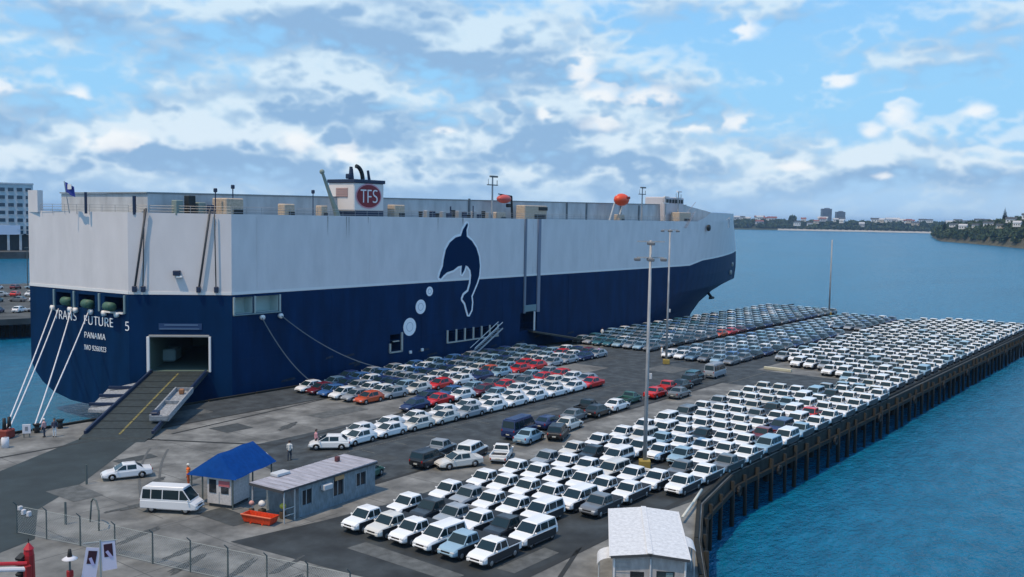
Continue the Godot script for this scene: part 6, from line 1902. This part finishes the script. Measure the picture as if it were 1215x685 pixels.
func shores() -> void:
	rng.seed = 404
	var nn := FastNoiseLite.new()
	nn.seed = 12
	nn.frequency = 0.11
	var earth := worn("shore ground", lin(0.055, 0.075, 0.03), 0.95, 160.0, 0.01, 0.6, 1.0, 61, Vector3.ONE, 512)
	var sand := mat("sand", lin(0.36, 0.35, 0.31), 0.9)
	var cliff := worn("cliff", lin(0.16, 0.15, 0.085), 0.95, 50.0, 0.02, 0.35, 1.0, 62, Vector3(1, 2, 1), 256)
	# far coast across the harbour, and a nearer headland at the right
	for land in [[-8.0, 38.0, 3120.0, 1500.0, 17.0, "far_shore_terrain", 0], [24.0, 44.0, 1560.0, 900.0, 21.0, "headland_terrain", 1]]:
		var st := start(true)
		var nb := 130
		var ds := [-60, -20, 0, 15, 30, 50, 75, 110, 160, 230, 340, 520, 800, land[3]]
		var at := func(i: int, d: float) -> Vector3:
			var b: float = lerpf(land[0], land[1], i / float(nb))
			var r0: float = land[2] * (1.0 + 0.02 * nn.get_noise_1d(b * 9.0))
			if land[6] == 1: r0 = maxf(1720.0 - 95.0 * (b - 23.9), 1120.0) + 14.0 * nn.get_noise_1d(b * 30.0) + 1600.0 * pow(maxf(0.0, 24.5 - b), 1.6)
			var h := shore_height(d, land[4] * (1.0 + 0.35 * nn.get_noise_1d(b * 6.0 + 40.0)))
			if land[6] == 1: h = -5.0 + 4.0 * smoothstep(-30, 0, d) + 9.0 * smoothstep(0, 22, d) * smoothstep(23.9, 25.2, b) + (9.0 + 9.0 * smoothstep(25.0, 29.0, b)) * smoothstep(20, 150, d)
			return bearing(b, r0 + d, h)
		for i in nb:
			for j in ds.size() - 1:
				quad(st, at.call(i, ds[j]), at.call(i + 1, ds[j]), at.call(i + 1, ds[j + 1]), at.call(i, ds[j + 1]), Vector3(2000, -9000, -800))
		struct(land[5], done(st), earth if land[6] == 0 else cliff)
		if land[6] == 0:
			st = start(true)
			for i in nb:
				var b: float = lerpf(land[0], land[1], i / float(nb))
				if b < 15.5: continue
				quad(st, at.call(i, -8) + Vector3(0, 0.5, 0), at.call(i + 1, -8) + Vector3(0, 0.5, 0), at.call(i + 1, 30) + Vector3(0, 0.8, 0), at.call(i, 48) + Vector3(0, 1.2, 0), Vector3(2000, -9000, -800))
			struct("beach", done(st), sand)
			var spots := []
			for k in 3400:
				var i := rng.randf() * nb
				var d := 52.0 + 640.0 * pow(rng.randf(), 1.7)
				var p: Vector3 = at.call(int(i), d).lerp(at.call(int(i) + 1, d), i - int(i))
				var b: float = lerpf(land[0], land[1], i / nb)
				var clump := 0.5 + 0.5 * nn.get_noise_2d(b * 14.0, d * 0.05)
				if rng.randf() > 0.35 + clump: continue
				var w := rng.randf_range(6.0, 13.0)
				spots.append([p - Vector3(0, 1.0, 0), w, w * rng.randf_range(0.75, 1.2)])
			woods("far_woodland", "dark green trees massed along the far shore behind the beach", spots)
			for k in 84:
				var i := 60 + rng.randi() % (nb - 62)
				var b: float = lerpf(land[0], land[1], i / float(nb))
				var where := "left of the big round tree" if b < 16.4 else "between big round tree and towers" if b < 18.3 else "just right of the grey towers" if b < 20.6 else "above the beach's right half" if b < 24.0 else "behind the headland"
				var d := rng.randf_range(60.0, 380.0)
				var p: Vector3 = at.call(i, d)
				var red := rng.randf() < 0.25
				far_house(p + Vector3(0, 9.0, 0), rng.randf() * 0.8 - 0.4 + deg_to_rad(YAW - 90 - b) , rng.randf_range(14, 32), rng.randf_range(9, 13), rng.randf_range(8, 12), ["white", "white", "cream", "white", "grey"][k % 5], "red" if red else ["dark", "pale"][k % 2], "small %s house with %s roof on the far shore, %s" % [["white", "white", "cream", "white", "grey"][k % 5], "red" if red else ["dark", "pale"][k % 2], where], "houses on the far shore")
			for q in [[18.36, 560.0, 34.0, 62.0, "taller blocky grey tower rising above the far shore, left of the pair"], [19.12, 620.0, 31.0, 52.0, "lower grey tower above the far shore, right of the pair"]]:
				var p: Vector3 = bearing(q[0], 3120.0 + q[1], 12.0)
				var t := thing("apartment_tower", p, deg_to_rad(YAW - 90.0 - q[0]) + 0.3, q[4], "tower", "towers on the far shore")
				put("wall", boxmesh(Vector3(0, q[3] / 2, 0), Vector3(q[2], q[3], 24)), mat("tower grey", lin(0.16, 0.19, 0.24), 0.7), t)
				for f in int(q[3] / 4.5): put("window_band", boxmesh(Vector3(0, 4.0 + f * 4.5, 0), Vector3(q[2] + 0.4, 1.7, 24.4)), mat("tower glass", lin(0.03, 0.045, 0.06), 0.2), t)
				put("roof_plant", boxmesh(Vector3(2, q[3] + 1.5, 0), Vector3(q[2] * 0.5, 3.0, 12)), mats["tower grey"], t)
			# big trees that stand out above the skyline
			for q in [[16.5, 190.0, 26.0, 17.0, "large rounded tree standing above the houses on the far shore"], [15.2, 300.0, 17.0, 9.0, "dark tree on the skyline left of the large rounded tree"], [14.0, 280.0, 16.0, 9.0, "dark tree on the skyline close to the ship's bow"], [22.6, 330.0, 17.0, 11.0, "dark tree on the skyline right of the grey towers"]]:
				var p := bearing(q[0], 3120.0 + q[1], 12.0)
				var t := thing("broadleaf_tree", p, 0, q[4], "tree", "skyline trees on the far shore")
				var s2 := start()
				tube(s2, Vector3.ZERO, Vector3(0, q[2] * 0.6, 0), 0.8, 0.4, 6)
				put("trunk", done(s2), mat("bark", lin(0.06, 0.045, 0.03), 0.9), t)
				var cm := put("crown", crown_mesh(int(q[0] * 10), 90), mat("crown green", lin(0.05, 0.085, 0.04), 0.85), t, Transform3D(Basis().scaled(Vector3(q[3], q[2], q[3])), Vector3.ZERO))
		else:
			var spots := []
			for k in 2200:
				var i := rng.randf() * nb
				var d := 6.0 + 420.0 * pow(rng.randf(), 1.8)
				var p: Vector3 = at.call(int(i), d).lerp(at.call(int(i) + 1, d), i - int(i))
				var b: float = lerpf(land[0], land[1], i / nb)
				if b < 24.0: continue
				if d < 24.0 and nn.get_noise_1d(b * 22.0) > 0.12 and b > 25.6: continue
				var w := rng.randf_range(3.5, 7.5)
				spots.append([p - Vector3(0, 1.2, 0), w, w * rng.randf_range(0.9, 1.5)])
			woods("headland_woodland", "dark bushy trees covering the near headland at right", spots)
			var nth := -1
			for q in [[25.2, 90.0], [25.6, 60.0], [26.2, 75.0], [26.9, 90.0], [27.4, 70.0], [27.9, 110.0], [28.3, 80.0], [28.7, 150.0]]:
				var i := int((q[0] - land[0]) / (land[1] - land[0]) * nb)
				var p: Vector3 = at.call(i, q[1])
				nth += 1
				far_house(p + Vector3(0, 5.5, 0), deg_to_rad(YAW - 90 - q[0]) + rng.randf_range(-0.3, 0.3), rng.randf_range(9, 14), 8.0, rng.randf_range(4.5, 6), ["white", "cream", "white"][int(q[1]) % 3], ["pale", "dark"][int(q[1] / 10) % 2], "pale house on the right headland, %s from the headland's left tip" % ORD[nth], "houses on the headland")
			for q in [[24.62, 40.0, 26.0, "tall dark pine at the left tip of the headland"], [27.6, 120.0, 27.0, "tall dark pine on the headland near the right edge"], [24.45, 60.0, 15.0, "shorter dark pine left of the tall pine on the headland tip"]]:
				var i := int((q[0] - land[0]) / (land[1] - land[0]) * nb)
				norfolk_pine(at.call(i, q[1]), q[2], q[3])

func left_background() -> void:
	# pier across the basin with parked cars
	var conc: Material = mats["wharf edge concrete"]
	var st := start()
	var poly := PackedVector2Array()
	for q in [[-23.0, 216.0], [-48.0, 216.0], [-48.0, 318.0], [-23.0, 318.0]]:
		var p := bearing(q[0], q[1])
		poly.append(Vector2(p.x, p.z))
	slab(st, poly, -1.3, -0.1)
	var pier := struct("opposite_pier", done(st), worn("pier asphalt", lin(0.10, 0.11, 0.11), 0.9, 20.0, 0.01, 0.6, 1.0, 63, Vector3.ONE, 256))
	for i in 34:
		var p := bearing(-24.0 - 0.4 * i, 216.5)
		var s := start(true)
		tube(s, p + Vector3(0, -7, 0), p + Vector3(0, -0.3, 0), 0.4, 0.4, 8)
		put("pile", done(s), mats["wet timber"], pier)
	put("edge_beam", boxmesh(bearing(-33.0, 216.2, -0.7) , Vector3(90, 1.2, 0.4), 0.0, Basis(bearing(57.0, 1.0), Vector3.UP, bearing(57.0, 1.0).cross(Vector3.UP))), conc, pier)
	rng.seed = 31
	var cols := ["silver", "white", "navy", "ice", "maroon", "white", "grey", "teal", "black", "silver", "white", "red"]
	var k := 0
	for row in [[226.0, "nearest"], [252.0, "second"], [268.0, "third"], [292.0, "farthest"]]:
		for i in 5:
			var b := -26.9 - 0.85 * i - rng.randf() * 0.3
			var p := bearing(b, row[0])
			park("hatchback_car", "hatch" if i % 2 else "sedan", cols[k % cols.size()], p.x, p.z, 0.6 + rng.randf() * 0.4 + (PI / 2 if k % 3 == 0 else 0.0), "%s car, %s row of the opposite pier, %s from the ship's stern" % [word(cols[k % cols.size()]), row[1], ORD[i]], "car", "cars on the opposite pier", false).position.y = -0.08
			k += 1
	# office block on the quay behind
	var t := thing("office_building", bearing(-27.0, 575.0, -0.5), 0.0, "white office block with rows of dark windows behind the ship's stern", "building")
	var f := bearing(-31.0, 1.0)
	var rt := Vector3(-f.z, 0, f.x)
	t.basis = Basis(rt, Vector3.UP, -f)
	var wm := worn("office white", lin(0.58, 0.60, 0.62), 0.7, 20.0, 0.02, 0.85, 1.0, 64, Vector3.ONE, 256)
	var H := 35.5
	put("wall", boxmesh(Vector3(-30, 9 + (H - 9) / 2, -9), Vector3(60, H - 9, 18)), wm, t)
	put("roof_parapet", boxmesh(Vector3(-30, H + 0.4, -9), Vector3(60.6, 0.8, 18.6)), wm, t)
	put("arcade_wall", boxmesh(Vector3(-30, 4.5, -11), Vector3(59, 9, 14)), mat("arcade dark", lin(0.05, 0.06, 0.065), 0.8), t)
	for i in 11: put("arcade_column", boxmesh(Vector3(-0.7 - 5.8 * i, 4.5, -0.7), Vector3(1.2, 9.0, 1.2), 0.05), wm, t)
	for r in 7:
		for c in 14:
			if r >= 5 and c >= 2 and c < 6: continue
			var wv := put("window", boxmesh(Vector3(-2.3 - 4.2 * c, H - 2.8 - 4.1 * (r if r < 6 else r - 0.4), 0.02), Vector3(2.7, 1.9, 0.1)), mat("office glass", lin(0.03, 0.06, 0.09), 0.15), t)
			if r < 2 or c < 3: put("sill", boxmesh(Vector3(-2.3 - 4.2 * c, H - 3.9 - 4.1 * (r if r < 6 else r - 0.4), 0.1), Vector3(3.0, 0.18, 0.3)), wm, wv)
	put("pale_panel", boxmesh(Vector3(-15, 11.0, 0.05), Vector3(17, 5.0, 0.2)), mat("panel lilac", lin(0.55, 0.62, 0.75), 0.6), t)
	struct("quay", boxmesh(bearing(-38.0, 640.0, -2.6) , Vector3(420, 4.0, 160), 0.0, Basis(rt, Vector3.UP, -f)), mats["pier asphalt"])
	var pl := thing("flood_post", bearing(-27.35, 300.0), 0, "thin dark post on the opposite pier beside the ship's stern", "post")
	st = start()
	tube(st, Vector3.ZERO, Vector3(0, 11, 0), 0.16, 0.1, 6)
	put("mast", done(st), mats["fence post"], pl)
	put("lamp_head", boxmesh(Vector3(0, 11, 0), Vector3(1.2, 0.25, 0.4), 0.04), mats["fence post"], pl)

func _ready() -> void:
	camera_and_light()
	water()
	wharf()
	ship()
	shores()
	fleet()
	lamp_posts()
	sheds()
	fence_and_near()
	left_background()
	mooring()
	people()
